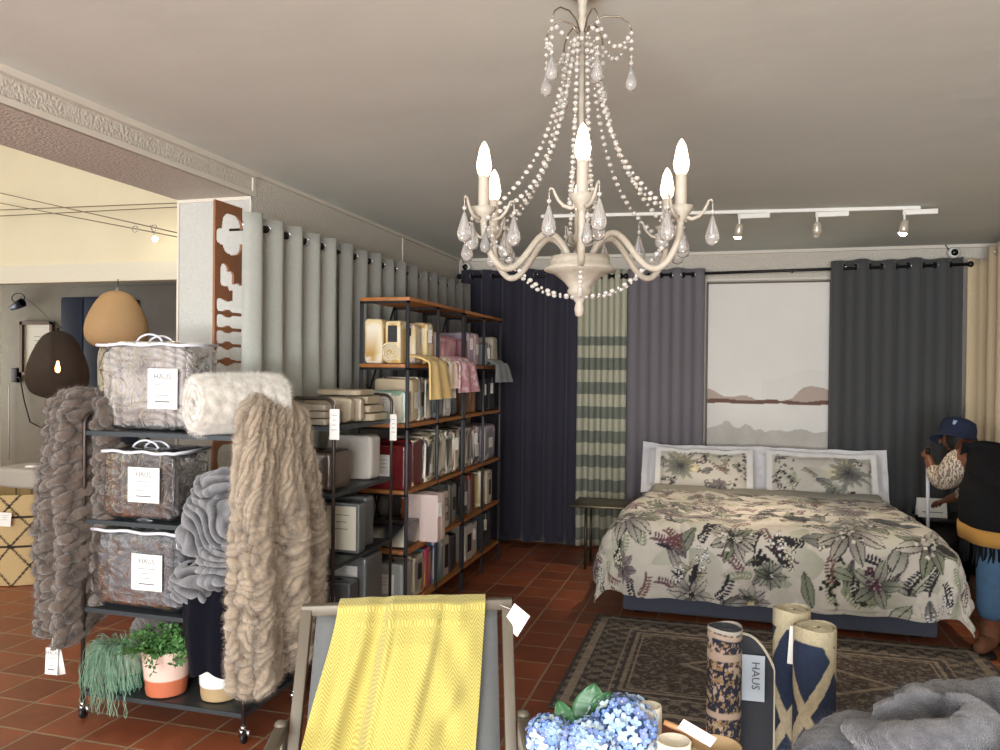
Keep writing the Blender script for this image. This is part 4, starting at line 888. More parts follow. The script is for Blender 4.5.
def pack(lb, x0, x1, y0, y1, z0, z1, kind, c1, c2, c3, seed, cat='bedding pack', name='bedding_pack', grp=None, soft=5, gloss=False, lab=None, tagp=False, amp=.006, n=30, lean=0):
    t = thing(name, ((x0+x1)/2, (y0+y1)/2, z0), lb, cat, grp); c = np.array([(x0+x1)/2, (y0+y1)/2, (z0+z1)/2]); d = (x1-x0, y1-y0, z1-z0)
    sf = soft*1.6+3; P = superbox(c, d, sf, n, seed, amp*(1 if soft < 8 else .3), 14, q=sf); P[..., 2] = np.maximum(P[..., 2], z0+.001); colr = pcol(kind, P, c1, c2, c3, seed)
    if lean: P = P+np.stack([0*P[..., 0], (P[..., 2]-z0)*lean, 0*P[..., 0]], -1)
    MB().grid(P, colr, cv=True).build('wrapped_textile' if soft < 8 else 'carton', M_gloss if gloss else M_pack, t)
    if lab:                                            # printed card on the face looking down the aisle or out to the room
        side, w, h, lc, dz = lab
        if side == 'x': card(t, (x1+.003, (y0+y1)/2, z0+(z1-z0)*dz), (0, 1, 0), (0, 0, 1), w, h, 3, None, lc)
        else: card(t, ((x0+x1)/2, y0-.003, z0+(z1-z0)*dz), (1, 0, 0), (0, 0, 1), w, h, 3, None, lc)
    if tagp: swing_tag(t, (x1+.006, (y0*.7+y1*.3), z0+(z1-z0)*.9), .035, .085, (.35, .94, 0))
    return t
M_blk = mat('black_card', S(34, 30, 30), .5); M_cardc = mat('cream_card', S(226, 220, 200), .6)
K = lambda *a: S(*a)
GOLD, GOLD2, CR2, PINK, PINK2, LIL, GRY, DGR, RED, BRN, BLK, OR_, BLU, TEAL = K(226, 206, 158), K(196, 156, 88), K(236, 226, 204), K(214, 168, 176), K(176, 118, 128), K(186, 170, 188), K(140, 142, 142), K(72, 78, 80), K(104, 24, 28), K(104, 62, 34), K(26, 24, 28), K(176, 84, 40), K(60, 96, 140), K(90, 150, 150)
sh = [z for z in BZ]; e = .0
items = [
 # (shelf, y0, y1, height, x0, x1, kind, c1, c2, c3, label, label-card, swing tag, gloss, soft)
 (4, 4.45, 4.56, .27, -2.13, -2.01, 'print', CR2, GOLD, GOLD2, 'cream and gold patterned pack at the near left end of the top shelf', None, 0, 0, 4),
 (4, 4.47, 4.60, .26, -2.0, -1.90, 'print', GOLD, CR2, GOLD2, 'gold patterned pack with black card behind the rolled cream throw', ('y', .06, .1, M_blk, .7), 0, 0, 5),
 (4, 4.63, 4.76, .25, -2.12, -1.87, 'print', CR2, GOLD, LIL, 'cream and mauve pack with wide black band, second row of the top shelf', ('y', .2, .05, M_blk, .8), 0, 0, 5),
 (4, 4.78, 4.92, .27, -2.1, -1.85, 'print', GOLD, CR2, GOLD2, 'pale gold velvet pack with black clip before the bookcase\'s second post', ('x', .05, .05, M_blk, .6), 1, 0, 4),
 (4, 5.0, 5.1, .22, -2.1, -1.87, 'plain', K(214, 190, 196), PINK, PINK, 'pale pink folded pack just past the second post of the top shelf', None, 0, 0, 6),
 (4, 5.12, 5.4, .2, -2.1, -1.86, 'stripe', PINK, PINK2, PINK, 'dusky pink folded blanket pack behind the draped pink throw', None, 0, 0, 5),
 (4, 5.55, 5.66, .19, -2.1, -1.86, 'plain', PINK2, PINK, PINK, 'rose pink pack at the start of the farther bookcase\'s top shelf', None, 0, 0, 5),
 (4, 5.68, 5.8, .25, -2.1, -1.86, 'plain', LIL, PINK, PINK, 'lilac pack standing tall on the farther bookcase\'s top shelf', None, 1, 0, 5),
 (4, 5.82, 5.93, .25, -2.1, -1.86, 'print', K(206, 178, 184), LIL, PINK, 'mottled lilac pack before the last bay of the top shelf', ('x', .06, .08, None, .5), 0, 0, 5),
 (4, 6.05, 6.2, .18, -2.1, -1.84, 'plain', GRY, DGR, DGR, 'grey folded pack near the far end of the top shelf', None, 1, 0, 4),
 (4, 6.24, 6.4, .24, -2.1, -1.84, 'plain', K(188, 180, 164), DGR, DGR, 'oatmeal pack at the far end of the top shelf', None, 0, 0, 4),
 (3, 4.46, 4.56, .2, -2.12, -1.86, 'floral', K(190, 206, 190), CR2, K(130, 160, 140), 'mint green printed pack at the near end of the second shelf', ('y', .08, .11, None, .65), 0, 1, 6),
 (3, 4.58, 4.68, .27, -2.12, -1.86, 'plain', K(206, 188, 158), CR2, GOLD, 'tan fleece pack, second from the near end on the second shelf', ('x', .05, .1, None, .5), 0, 0, 6),
 (3, 4.69, 4.78, .28, -2.12, -1.86, 'floral', CR2, DGR, GRY, 'cream and charcoal leaf print box on the second shelf', ('x', .04, .09, M_blk, .5), 0, 1, 9),
 (3, 4.80, 4.9, .27, -2.12, -1.86, 'floral', CR2, BLK, GRY, 'cream and black leaf print box before the second post, second shelf', None, 0, 1, 9),
 (3, 5.02, 5.14, .25, -2.12, -1.86, 'print', GRY, K(170, 172, 170), DGR, 'slate grey marbled pack just past the second post, second shelf', None, 0, 0, 6),
 (3, 5.16, 5.28, .27, -2.12, -1.86, 'plain', K(198, 192, 184), DGR, DGR, 'light stone pack in the middle of the second shelf', ('x', .06, .09, None, .4), 0, 0, 5),
 (3, 5.3, 5.42, .26, -2.12, -1.86, 'print', DGR, GRY, BLK, 'dark grey pack with swing tag before the double post, second shelf', None, 1, 1, 6),
 (3, 5.55, 5.7, .27, -2.12, -1.86, 'print', BRN, K(150, 96, 50), K(60, 34, 20), 'brown photo box at the start of the farther bookcase\'s second shelf', None, 0, 1, 10),
 (3, 5.71, 5.86, .27, -2.12, -1.86, 'print', K(120, 74, 40), BRN, K(190, 150, 100), 'tan brown photo box in the middle of the farther second shelf', None, 0, 1, 10),
 (3, 6.02, 6.2, .26, -2.12, -1.86, 'plain', BLK, BLK, DGR, 'black folded pack with white tag near the second shelf\'s far end', None, 1, 0, 5),
 (3, 6.22, 6.38, .27, -2.12, -1.86, 'plain', K(52, 50, 58), BLK, DGR, 'dark charcoal pack at the far end of the second shelf', None, 1, 0, 5),
 (2, 4.46, 4.58, .27, -2.12, -1.86, 'plain', RED, BLK, BLK, 'red box at the near end of the third shelf', ('y', .09, .15, None, .5), 0, 1, 12),
 (2, 4.60, 4.76, .29, -2.12, -1.86, 'print', RED, K(110, 18, 24), CR2, 'deep red box with pale flower print, second on the third shelf', None, 0, 1, 12),
 (2, 4.78, 4.92, .3, -2.12, -1.84, 'floral', CR2, K(86, 88, 70), BLK, 'cream comforter bag with dark floral print before the second post, third shelf', ('x', .04, .06, None, .3), 0, 1, 4),
 (2, 5.0, 5.14, .31, -2.12, -1.84, 'floral', CR2, K(120, 128, 96), K(70, 60, 50), 'cream comforter bag with green sprig print just past the second post', None, 0, 1, 4),
 (2, 5.15, 5.29, .32, -2.12, -1.84, 'floral', K(220, 216, 204), K(100, 96, 90), BLK, 'white comforter bag with grey blooms in the middle of the third shelf', None, 0, 1, 4),
 (2, 5.3, 5.44, .3, -2.12, -1.84, 'floral', CR2, K(150, 84, 70), K(80, 96, 60), 'cream comforter bag with rust flowers before the double post', None, 1, 1, 4),
 (2, 5.55, 5.72, .31, -2.12, -1.84, 'floral', K(210, 200, 190), K(80, 60, 56), BLK, 'large printed comforter bag at the start of the farther third shelf', None, 0, 1, 4),
 (2, 5.74, 5.92, .3, -2.12, -1.84, 'floral', K(216, 208, 206), K(150, 90, 100), DGR, 'comforter bag with plum flowers in the middle of the farther third shelf', ('x', .08, .1, None, .4), 1, 1, 4),
 (2, 6.04, 6.36, .29, -2.12, -1.84, 'print', LIL, GRY, K(224, 222, 226), 'shiny pale comforter bag at the far end of the third shelf', ('x', .1, .08, None, .5), 0, 1, 4),
 (1, 4.47, 4.72, .15, -2.12, -1.86, 'box', BLK, CR2, DGR, 'black and white gift box lying flat at the near end of the fourth shelf', None, 0, 1, 12),
 (1, 4.88, 4.95, .27, -2.06, -1.87, 'print', OR_, CR2, BRN, 'orange and white printed pack behind the second post, fourth shelf', None, 0, 1, 6),
 (1, 5.3, 5.44, .28, -2.12, -1.86, 'vstripe', DGR, K(150, 146, 140), BLK, 'dark grey striped pack before the double post, fourth shelf', ('x', .05, .09, M_blk, .5), 0, 0, 6),
 (1, 5.55, 5.7, .27, -2.12, -1.86, 'print', DGR, GRY, BLK, 'charcoal marbled pack at the start of the farther fourth shelf', ('x', .07, .1, None, .5), 0, 1, 8),
 (1, 5.72, 5.86, .3, -2.12, -1.86, 'print', K(150, 56, 40), BRN, GRY, 'rust red printed pack on the farther fourth shelf', None, 0, 1, 8),
 (1, 5.98, 6.1, .3, -2.12, -1.85, 'floral', K(206, 188, 130), DGR, CR2, 'mustard and grey printed pack past the last middle post, fourth shelf', None, 1, 1, 8),
 (1, 6.14, 6.3, .28, -2.12, -1.85, 'floral', CR2, BLK, GOLD, 'cream pack with black print at the far end of the fourth shelf', ('x', .05, .12, M_blk, .5), 0, 1, 8),
 (0, 4.47, 4.62, .25, -2.12, -1.87, 'plain', K(176, 178, 174), GRY, GRY, 'grey white pack at the near end of the bottom shelf', ('y', .14, .12, None, .5), 0, 1, 7),
 (0, 4.64, 4.8, .26, -2.12, -1.86, 'floral', K(196, 186, 160), GRY, BRN, 'beige sprig print pack, second on the bottom shelf', ('x', .06, .1, M_blk, .6), 0, 1, 7),
 (0, 4.82, 4.93, .27, -2.12, -1.86, 'print', K(206, 80, 120), TEAL, K(232, 210, 90), 'bright pink and teal floral pack before the second post, bottom shelf', None, 0, 1, 6),
 (0, 5.0, 5.14, .28, -2.12, -1.85, 'print', TEAL, K(110, 130, 170), K(220, 220, 226), 'turquoise and blue floral pack just past the second post, bottom shelf', None, 0, 1, 6),
 (0, 5.16, 5.28, .28, -2.12, -1.86, 'plain', K(190, 176, 160), BRN, BLK, 'tan boxed pack in the middle of the bottom shelf', ('x', .07, .16, M_blk, .5), 0, 0, 12),
 (0, 5.3, 5.43, .26, -2.12, -1.86, 'print', BLK, DGR, K(60, 62, 90), 'black boxed pack before the double post, bottom shelf', None, 0, 1, 12),
 (0, 5.62, 5.78, .27, -2.12, -1.85, 'plain', K(206, 204, 198), GRY, BLK, 'white boxed pack with dark picture on the farther bottom shelf', ('x', .09, .13, M_blk, .5), 0, 1, 12),
 (0, 5.79, 5.93, .26, -2.12, -1.86, 'floral', K(210, 206, 196), K(60, 60, 90), GRY, 'white and navy printed box before the last middle post, bottom shelf', None, 1, 1, 12),
 (0, 6.05, 6.3, .28, -2.12, -1.86, 'plain', K(70, 76, 86), GRY, BLK, 'slate blue pack at the far end of the bottom shelf', ('x', .12, .1, M_blk, .5), 1, 0, 7),
]
for i, (k, y0, y1, h, x0, x1, kind, c1, c2, c3, lb, lab, tg, gls, soft) in enumerate(items):
    pack(lb, x0, x1, y0, y1, sh[k]+.001, sh[k]+h, kind, c1, c2, c3, 40+i*3, lab=lab, tagp=bool(tg), gloss=bool(gls), soft=soft, grp='bedding packs on the bookcases')
# three pink-white packs pulled forward on the fourth shelf, folded striped stack
for i in range(3):
    pack(['white and blush pack at the front left of the fourth shelf\'s trio', 'white and blush pack in the middle of the fourth shelf\'s trio', 'white and blush pack at the right of the fourth shelf\'s trio'][i], -1.94, -1.74, 4.64+.075*i, 4.705+.075*i, sh[1]+.001+(.152 if i == 0 else 0)*0+.0, sh[1]+.3, 'plain', K(226, 206, 200), CR2, CR2, 200+i, soft=9, tagp=(i == 1), grp='bedding packs on the bookcases') if i else None
for i, c in enumerate((K(212, 204, 194), K(120, 112, 108), K(206, 196, 184), K(150, 144, 140), K(222, 216, 206))):
    pack(['pale folded cloth at the bottom of the striped stack', 'dark grey folded cloth second in the striped stack', 'cream folded cloth third in the striped stack', 'mid grey folded cloth fourth in the striped stack', 'white folded cloth on top of the striped stack'][i]+' on the fourth shelf', -2.12, -1.85, 5.0, 5.26, sh[1]+.001+.05*i, sh[1]+.05+.05*i, 'vstripe' if i % 2 else 'plain', c, K(190, 180, 170), c, 210+i, soft=4, name='folded_cloth', cat='folded cloth', grp='folded cloths on the fourth shelf')
# throws draped over the top shelf's edge
def draped(lb, x_in, x_edge, y0, y1, z, drop, c1, c2, seed, fl=.03, name='draped_throw', patt='print', skew=.08):
    nu, nv = 60, 70; T, V = np.meshgrid(np.linspace(0, 1, nu), np.linspace(0, 1, nv), indexing='ij'); L1 = x_edge-x_in; tot = L1+drop; s = V*tot
    e_ = np.clip(s-L1, 0, None); r = .03; X = np.where(s < L1, x_in+s, x_edge+r*np.sin(np.minimum(e_/r, PI/2))*1.2); Z = np.where(s < L1, z+.028*np.sin(np.clip(s/L1, 0, 1)*PI*.9)+.02, z+.02-np.maximum(e_-.02, 0)*1.0-(r-r*np.cos(np.minimum(e_/r, PI/2)))*.0)
    dn = np.clip(e_/drop, 0, 1); Yc = (y0+y1)/2+skew*dn; w_ = (y1-y0)/2*(.7+.4*dn); Y = Yc+(T*2-1)*w_
    f = fl*np.sin(T*15+seed)*(.35+.65*dn); X = X+f*.7+.01; Z = Z+np.where(s < L1, np.abs(f), 0)
    P = np.stack([X, Y, Z], -1); MB().grid(P, pcol(patt, P, c1, c2, c1, seed)).build(name, M_cloth, None, lb, 'throw', solid=.012)
draped('gold satin throw hanging over the front edge of the top shelf', -2.04, -1.80, 4.52, 4.94, 1.632, .26, K(232, 200, 132), K(244, 224, 170), 3, .02, patt='plain', skew=.1)
draped('cream pleated throw hanging over the shelf beside the pink one', -2.0, -1.82, 4.97, 5.25, 1.632, .2, K(232, 206, 182), K(236, 218, 200), 6, .022, patt='vstripe', skew=.02)
draped('pink rose patterned throw hanging over the top shelf edge', -2.0, -1.80, 5.08, 5.56, 1.632, .23, K(206, 150, 160), K(232, 200, 204), 9, .025)
draped('grey knit throw hanging at the far end of the top shelf', -2.0, -1.80, 6.0, 6.4, 1.632, .17, K(128, 132, 134), K(110, 112, 114), 12, .02, patt='plain')
rolled('cream fleece throw rolled up on the near end of the top shelf', (-1.965, 4.47+.06, 1.632+.07), .068, .13, (.0, 1, 0), K(214, 192, 144), K(240, 226, 190), 14, fur=False)

# ------------------------------------------------------------------ second wheeled rack with folded linen
RX0, RX1, RY0, RY1 = -2.2, -1.86, 3.56, 4.26
SZ = [.17, .62, .98, 1.31]
rack('narrow metal rack of linen packs between the beige throw and the bookcase', RX0, RX1, RY0, RY1, SZ, 1.45, endaxis='y', brace=False)
for i in range(3):
    pack(['lowest', 'middle', 'topmost'][i]+' beige folded sheet set in the small pile on the narrow rack\'s top', -2.18, -1.93, 3.6, 3.78, SZ[3]+.002+.036*i, SZ[3]+.037+.036*i, 'plain', K(176, 164, 144), CR2, CR2, 230+i, soft=5, gloss=True, grp='beige folded sheets', name='sheet_set', cat='sheet set')
for i, (x0, x1, y0, y1, z0, z1) in enumerate(((-2.18, -1.9, 3.82, 3.88, 0, .13), (-2.18, -1.88, 3.9, 3.96, 0, .13), (-2.18, -1.86, 3.98, 4.2, 0, .045), (-2.18, -1.87, 3.98, 4.2, .047, .09), (-2.17, -1.89, 3.99, 4.19, .092, .14), (-2.16, -1.9, 3.9, 4.12, .142, .175))):
    pack(['beige linen pack standing beside the small pile', 'beige linen pack with price card standing second', 'bottom folded beige linen of the larger pile', 'second folded beige linen of the larger pile', 'third folded beige linen of the larger pile', 'topmost rumpled beige linen of the larger pile'][i]+' on the narrow rack', x0, x1, y0, y1, SZ[3]+.002+z0, SZ[3]+z1, 'plain', K(186, 172, 148), CR2, CR2, 240+i, soft=4, gloss=i < 2, lab=('y', .09, .1, None, .5) if i == 1 else None, grp='beige linen on the narrow rack', name='linen_pack', cat='linen pack', amp=.01)
pk = [
 ('brown satin sheet pack with white card on the narrow rack\'s second shelf', -2.17, -1.9, 3.6, 3.84, 2, 0, .2, K(88, 70, 60), ('y', .14, .08, None, .4), 6),
 ('pale grey cushion standing at the back of the narrow rack\'s second shelf', -2.17, -1.89, 4.06, 4.18, 2, 0, .25, K(186, 180, 172), None, 4),
 ('dark green grey pack, first of the row on the narrow rack\'s third shelf', -2.17, -2.03, 3.58, 3.63, 1, 0, .25, K(72, 80, 80), None, 8),
 ('dark green grey pack, second of the row on the narrow rack\'s third shelf', -2.17, -2.03, 3.65, 3.7, 1, 0, .25, K(66, 74, 74), None, 8),
 ('dark green grey pack with white card, third of the row on the narrow rack', -2.17, -2.02, 3.72, 3.77, 1, 0, .25, K(70, 78, 80), ('y', .09, .14, None, .5), 8),
 ('sheet set with large cream insert leaning on the narrow rack\'s third shelf', -2.06, -1.855, 3.84, 3.92, 1, 0, .27, K(96, 100, 100), ('y', .17, .23, M_cardc, .5), 8),
 ('grey pack behind the cream insert on the narrow rack\'s third shelf', -2.17, -1.88, 3.98, 4.08, 1, 0, .28, K(96, 98, 100), None, 6),
 ('large grey boxed duvet set at the back of the narrow rack\'s bottom shelf', -2.18, -1.88, 3.98, 4.2, 0, 0, .4, K(96, 98, 98), ('y', .2, .06, None, .8), 10),
 ('grey fabric box with card, first of three on the narrow rack\'s bottom shelf', -2.17, -2.04, 3.58, 3.67, 0, 0, .28, K(88, 90, 92), ('y', .08, .14, None, .5), 9),
 ('grey fabric box with card, middle of three on the narrow rack\'s bottom shelf', -2.17, -1.99, 3.71, 3.79, 0, 0, .29, K(92, 94, 96), ('y', .08, .14, None, .5), 9),
 ('grey fabric box with card, last of three on the narrow rack\'s bottom shelf', -2.17, -1.9, 3.83, 3.93, 0, 0, .3, K(88, 90, 94), ('y', .1, .14, None, .5), 9)]
for i, (lb, x0, x1, y0, y1, k, za, zb, c, lab, soft) in enumerate(pk):
    pack(lb, x0, x1, y0, y1, SZ[k]+.002, SZ[k]+zb, 'plain', c, c, c, 260+i, soft=soft, lab=lab, gloss=soft > 5, grp='packs on the narrow rack', name='sheet_set' if soft > 4 else 'cushion', cat='sheet set' if soft > 4 else 'cushion')
nr = [o for o in bpy.data.objects if o.get('label', '').startswith('narrow metal rack')][0]
swing_tag(nr, (-1.85, 3.545, 1.42), .05, .15, (1, .1, 0)); swing_tag(nr, (-1.84, 4.24, 1.36), .04, .15, (1, .1, 0))

# ------------------------------------------------------------------ the side room's things
def wloc_on(px, py, Y): return ony(px, py, Y)
def pendant(lb, px, ytop, ybot, wpx, Y, m, lit, cordpts):
    top = ony(px, ytop, Y); bot = ony(px, ybot, Y); H = top[2]-bot[2]; r = wpx/2/F*(Y*math.cos(YAW)-top[0]*math.sin(YAW)); c = np.array([top[0], Y, 0])
    t = thing('pendant_lamp', (top[0], Y, bot[2]), lb, 'lamp')
    ss = np.linspace(0, 1, 40); rp = np.interp(ss, [0, .02, .08, .2, .35, .5, .65, .78, .88, .95, .99, 1], [.12, .32, .48, .66, .82, .94, 1, .98, .89, .72, .5, .35])
    for _ in range(2): rp[1:-1] = (rp[:-2]+2*rp[1:-1]+rp[2:])/4
    prof = [(r*q_, top[2]-H*s) for q_, s in zip(rp, ss)]
    mb = MB().lathe(prof, c, 48)
    mb.build('woven_shade', m, t, solid=.004)
    MB().tube([c+np.array([0, 0, top[2]+.03]), c+np.array([0, 0, top[2]-.12])], .012, 8).build('lamp_holder', M_chrome if not lit else M_blackm, t)
    MB().tube(cordpts, .004, 6).build('cord', M_blackm, t)
    zb = top[2]-H*.55
    b = MB().lathe([(0, zb-.045), (.016, zb-.035), (.022, zb-.01), (.016, zb+.02), (.009, zb+.04), (.009, zb+.06)], c, 14)
    b.build('bulb', mat('warm_filament_bulb', S(255, 190, 110), emit=S(255, 180, 96), es=120) if lit else mat('unlit_glass_bulb', S(220, 210, 190), .2), t)
    return t
def weave(name, c, holes):
    m = bpy.data.materials.new(name); m.use_nodes = True; nt = m.node_tree; N = nt.nodes; L = nt.links; b = N['Principled BSDF']; b.inputs['Base Color'].default_value = (*c, 1); b.inputs['Roughness'].default_value = .8
    tc = N.new('ShaderNodeTexCoord'); wv = N.new('ShaderNodeTexWave'); wv.wave_type = 'BANDS'; wv.bands_direction = 'DIAGONAL'; wv.inputs['Scale'].default_value = 26; wv.inputs['Distortion'].default_value = 3
    L.new(tc.outputs['Object'], wv.inputs[0]); bp = N.new('ShaderNodeBump'); bp.inputs['Distance'].default_value = .006; bp.inputs['Strength'].default_value = .8; L.new(wv.outputs['Fac'], bp.inputs['Height']); L.new(bp.outputs[0], b.inputs['Normal'])
    if holes: b.inputs['Alpha'].default_value = holes
    return m
Yl = 5.82
a = ony(62, 328, Yl); cl = ony(16, 303, 7.9)
pendant('dark woven pendant lamp with a glowing bulb in the side room', 58, 331, 398, 57, Yl, weave('dark_weave', S(58, 48, 40), .6), True, [a+np.array([0, 0, .0]), ony(50, 320, 6.4), ony(38, 308, 7.0), ony(28, 300, 7.5), ony(20, 297, 7.9)])
a2 = ony(118, 288, Yl)
pendant('pale rattan pendant lamp hanging from the header in the side room', 117, 291, 349, 59, Yl, weave('pale_rattan', S(196, 160, 116), 0), False, [a2+np.array([0, 0, .02]), np.array([a2[0], Yl, 2.36])])
t = thing('cabinet', (-6.93, 7.7, 0), 'tall dark blue cabinet against the grey back wall of the side room', 'cabinet'); bl = mat('blue_black_paint', S(44, 54, 76), .6)
MB().bx(-7.36, -6.72, 7.45, 7.95, 0, 2.38).build('cabinet_body', bl, t, bevel=.004)
MB().bx(-7.35, -7.05, 7.43, 7.45, .05, 2.36).build('cabinet_door', bl, t, bevel=.003); MB().bx(-7.03, -6.73, 7.43, 7.45, .05, 2.36).build('cabinet_door', bl, t, bevel=.003)
t = thing('framed_print', (-8.25, 7.98, 1.47), 'small framed drawing on the side room\'s grey wall', 'picture'); x0, x1, z0, z1 = -8.5, -8.0, 1.47, 2.14
MB().bx(x0, x0+.04, 7.95, 8, z0, z1).bx(x1-.04, x1, 7.95, 8, z0, z1).bx(x0, x1, 7.95, 8, z0, z0+.04).bx(x0, x1, 7.95, 8, z1-.04, z1).build('frame', mat('brown_frame', S(92, 66, 50), .5), t, smooth=False)
pr = MB().bx(x0+.04, x1-.04, 7.985, 7.995, z0+.04, z1-.04).build('sheet', M_white, t, smooth=False)
mb = MB(); [mb.bx(-8.3, -8.2, 7.982, 7.984, 1.95-.05*k, 1.955-.05*k) for k in range(6)]; mb.build('drawing', M_ink, pr, smooth=False)
t = thing('clamp_lamp', (-8.27, 7.9, 2.3), 'black clamp light with coiled cord high on the side room\'s grey wall', 'lamp')
MB().lathe([(0, -.1), (.03, -.09), (.05, .02), (.055, .1), (.05, .1)], (-8.45, 7.86, 2.33), 16, np.array(Matrix.Rotation(1.2, 3, 'Y'))).build('lamp_head', mat('navy_metal', S(40, 54, 84), .4), t)
th = np.linspace(0, 4*PI, 40); MB().tube(np.stack([-8.5+.1*np.cos(th), 7.93+0*th, 2.43+.06*np.sin(th)], -1), .006, 6).build('coiled_cord', M_blackm, t)
t = thing('wall_socket', (-8.45, 7.98, 1.45), 'black socket with looped cord on the side room\'s grey wall', 'socket')
MB().bx(-8.62, -8.52, 7.94, 8, 1.38, 1.56).build('socket_plate', M_blackm, t, bevel=.01)
MB().tube([ony(12+a_, b_, 7.95) for a_, b_ in ((2, 375), (8, 378), (12, 400), (18, 422), (30, 428), (42, 415), (50, 400), (52, 396))], .008, 6).build('looped_cord', M_blackm, t)
MB().tube([ony(9, y, 7.95) for y in (385, 420, 460)], .006, 6).build('white_cord', M_white, t)
t = thing('storage_basket', (-5.12, 4.95, 0), 'tall jute basket with black lattice pattern behind the taupe throw', 'basket')
prof = [(0, .005), (.40, .005)]+[(.41+.05*k/120, .005+.66*k/120) for k in range(121)]+[(.44, .665), (.40, .1), (0, .09)]
th = np.arange(240)*2*PI/240; col = []
for (rr_, z) in prof:
    v = z/.665; uu = th/(2*PI)*11; row = np.tile(np.array(S(190, 164, 118)), (240, 1)); f = uu % 1; bands = (abs(v-.44) < .014) | (abs(v-.76) < .014)
    q = (v % .44)/.44; lat = (np.abs(f-q) < .035) | (np.abs(1-f-q) < .035)
    row[lat] = S(40, 34, 30)
    if bands: row[:] = S(40, 34, 30)
    col.append(row)
prof2 = prof; MB().lathe(prof2, (-5.12, 4.95, 0), 240, col=np.array(col)).build('basket_body', mat('jute_weave', vcol=True, rough=.95, bump=(120, .7, .006)), t)
card(t, (-4.93, 4.5, .5), (1, .15, 0), (.1, 0, 1), .1, .1, 3); 
t = thing('storage_box', (-5.1, 4.95, .67), 'grey fabric storage box resting on the jute basket', 'box')
c_ = superbox((-5.1, 4.95, .75), (.56, .4, .15), 8, 30, 3, .006, 9); MB().grid(c_, cv=True).build('box_body', linen('grey_felt', S(168, 160, 150)), t)
MB().box((-5.02, 4.85, .835), (.12, .08, .012), np.array(Matrix.Rotation(.4, 3, 'Z'))).build('tissue', M_white, t)
for i, (p, q, lb) in enumerate((((0, 193, 5.85), (178, 233, 4), 'upper steel cable sloping down across the cream wall'), ((0, 203, 5.9), (178, 237, 4), 'lower steel cable sloping down across the cream wall'), ((0, 210, 5.9), (178, 203, 5.9), 'upper level steel cable before the cream wall'), ((0, 216, 5.9), (178, 207, 5.9), 'lower level steel cable before the cream wall'))):
    A, B = ony(*p), ony(*q); d = B-A; MB().tube([A-d*.02, A, B, B+d*.03], .004, 6).build('steel_cable', mat('steel_cable', S(110, 100, 84), .5), None, lb, 'cable', 'steel cables of the halogen system')
t = thing('cable_spotlight', tuple(ony(155, 239, 5.8)), 'small lit halogen light hanging near the cable on the cream wall', 'lamp'); q = ony(155, 239, 5.8)
MB().ball(q, .022).build('bulb', mat('lit_halogen_small', S(255, 240, 210), emit=S(255, 236, 200), es=40), t); MB().tube([q+np.array([0, 0, .02]), q+np.array([-.05, 0, .12])], .004, 5).build('stem', M_chrome, t)
for px, py in ((135, 229), (154, 228)):
    q = ony(px, py, 4.6); MB().tube([q+.022*np.array([math.cos(a), 0, math.sin(a)]) for a in np.linspace(0, 2*PI, 14)[:-1]], .003, 5, closed=True).build('cable_ring', M_chrome, t)

# ------------------------------------------------------------------ rugs
def rug():
    x0, x1, y0, y1 = -.8, 1.42, 3.7, 5.2; W, H = x1-x0, y1-y0; cv = Canvas(W, H, 200, S(96, 80, 68)); Y, X = np.mgrid[0:cv.H, 0:cv.W]; u = (X+.5)/200; v = (Y+.5)/200
    e = np.minimum(np.minimum(u, W-u), np.minimum(v, H-v)); tan, dk = np.array(S(146, 134, 120)), np.array(S(70, 64, 63)); nz = n2(u, v, 40, 3, 3)[..., None]
    base = np.where((fbm(np.stack([u*70, v*70, u*0], -1), 5, 2) > .25)[..., None], tan*.62, np.array(S(74, 64, 60))); cv.a = base
    med = np.sin(u*40)*np.sin(v*40)+.6*np.sin(u*17+v*23)*np.sin(u*23-v*17); cv.a = np.where((med+.6*n2(u, v, 50, 12, 2) > .95)[..., None], tan*.75, cv.a)
    cx, cy = W/2, H/2; d = np.abs(u-cx)/.55+np.abs(v-cy)/.35; cv.a = np.where(((d < 1) & (d > .9))[..., None], tan, cv.a)
    b = (e < .3); bo = np.sin(np.where(np.minimum(u, W-u) < np.minimum(v, H-v), v, u)*2*PI/.1)*np.cos((e-.15)*2*PI/.12); bo2 = bo+.7*n2(u, v, 70, 8, 2)
    cv.a = np.where((b & (bo2 > .25))[..., None], tan*.72, np.where(b[..., None], dk, cv.a)); cv.a = np.where((b & (np.abs(bo2) < .08))[..., None], tan*.9, cv.a)
    for c_, w_, cc in ((.3, .012, tan), (.275, .012, dk), (.06, .02, tan), (.09, .006, dk), (.33, .005, tan), (.245, .006, tan)): cv.a = np.where((np.abs(e-c_) < w_)[..., None], cc, cv.a)
    cv.a = np.where((e < .022)[..., None], dk*1.1, cv.a); cv.a = cv.a*(1+.22*nz)
    U, V = np.meshgrid(np.linspace(0, W, 420), np.linspace(0, H, 300), indexing='ij'); P = np.stack([x0+U, y0+V, .008+.0015*n2(U, V, 6, 4)], -1)
    MB().grid(P, cv.sample(U*.9999, V*.9999)).build('rug', mat('woven_rug', vcol=True, rough=.95, bump=(400, .5, .003)), None, 'worn brown and charcoal oriental rug in front of the bed', 'rug', solid=.01)
rug()
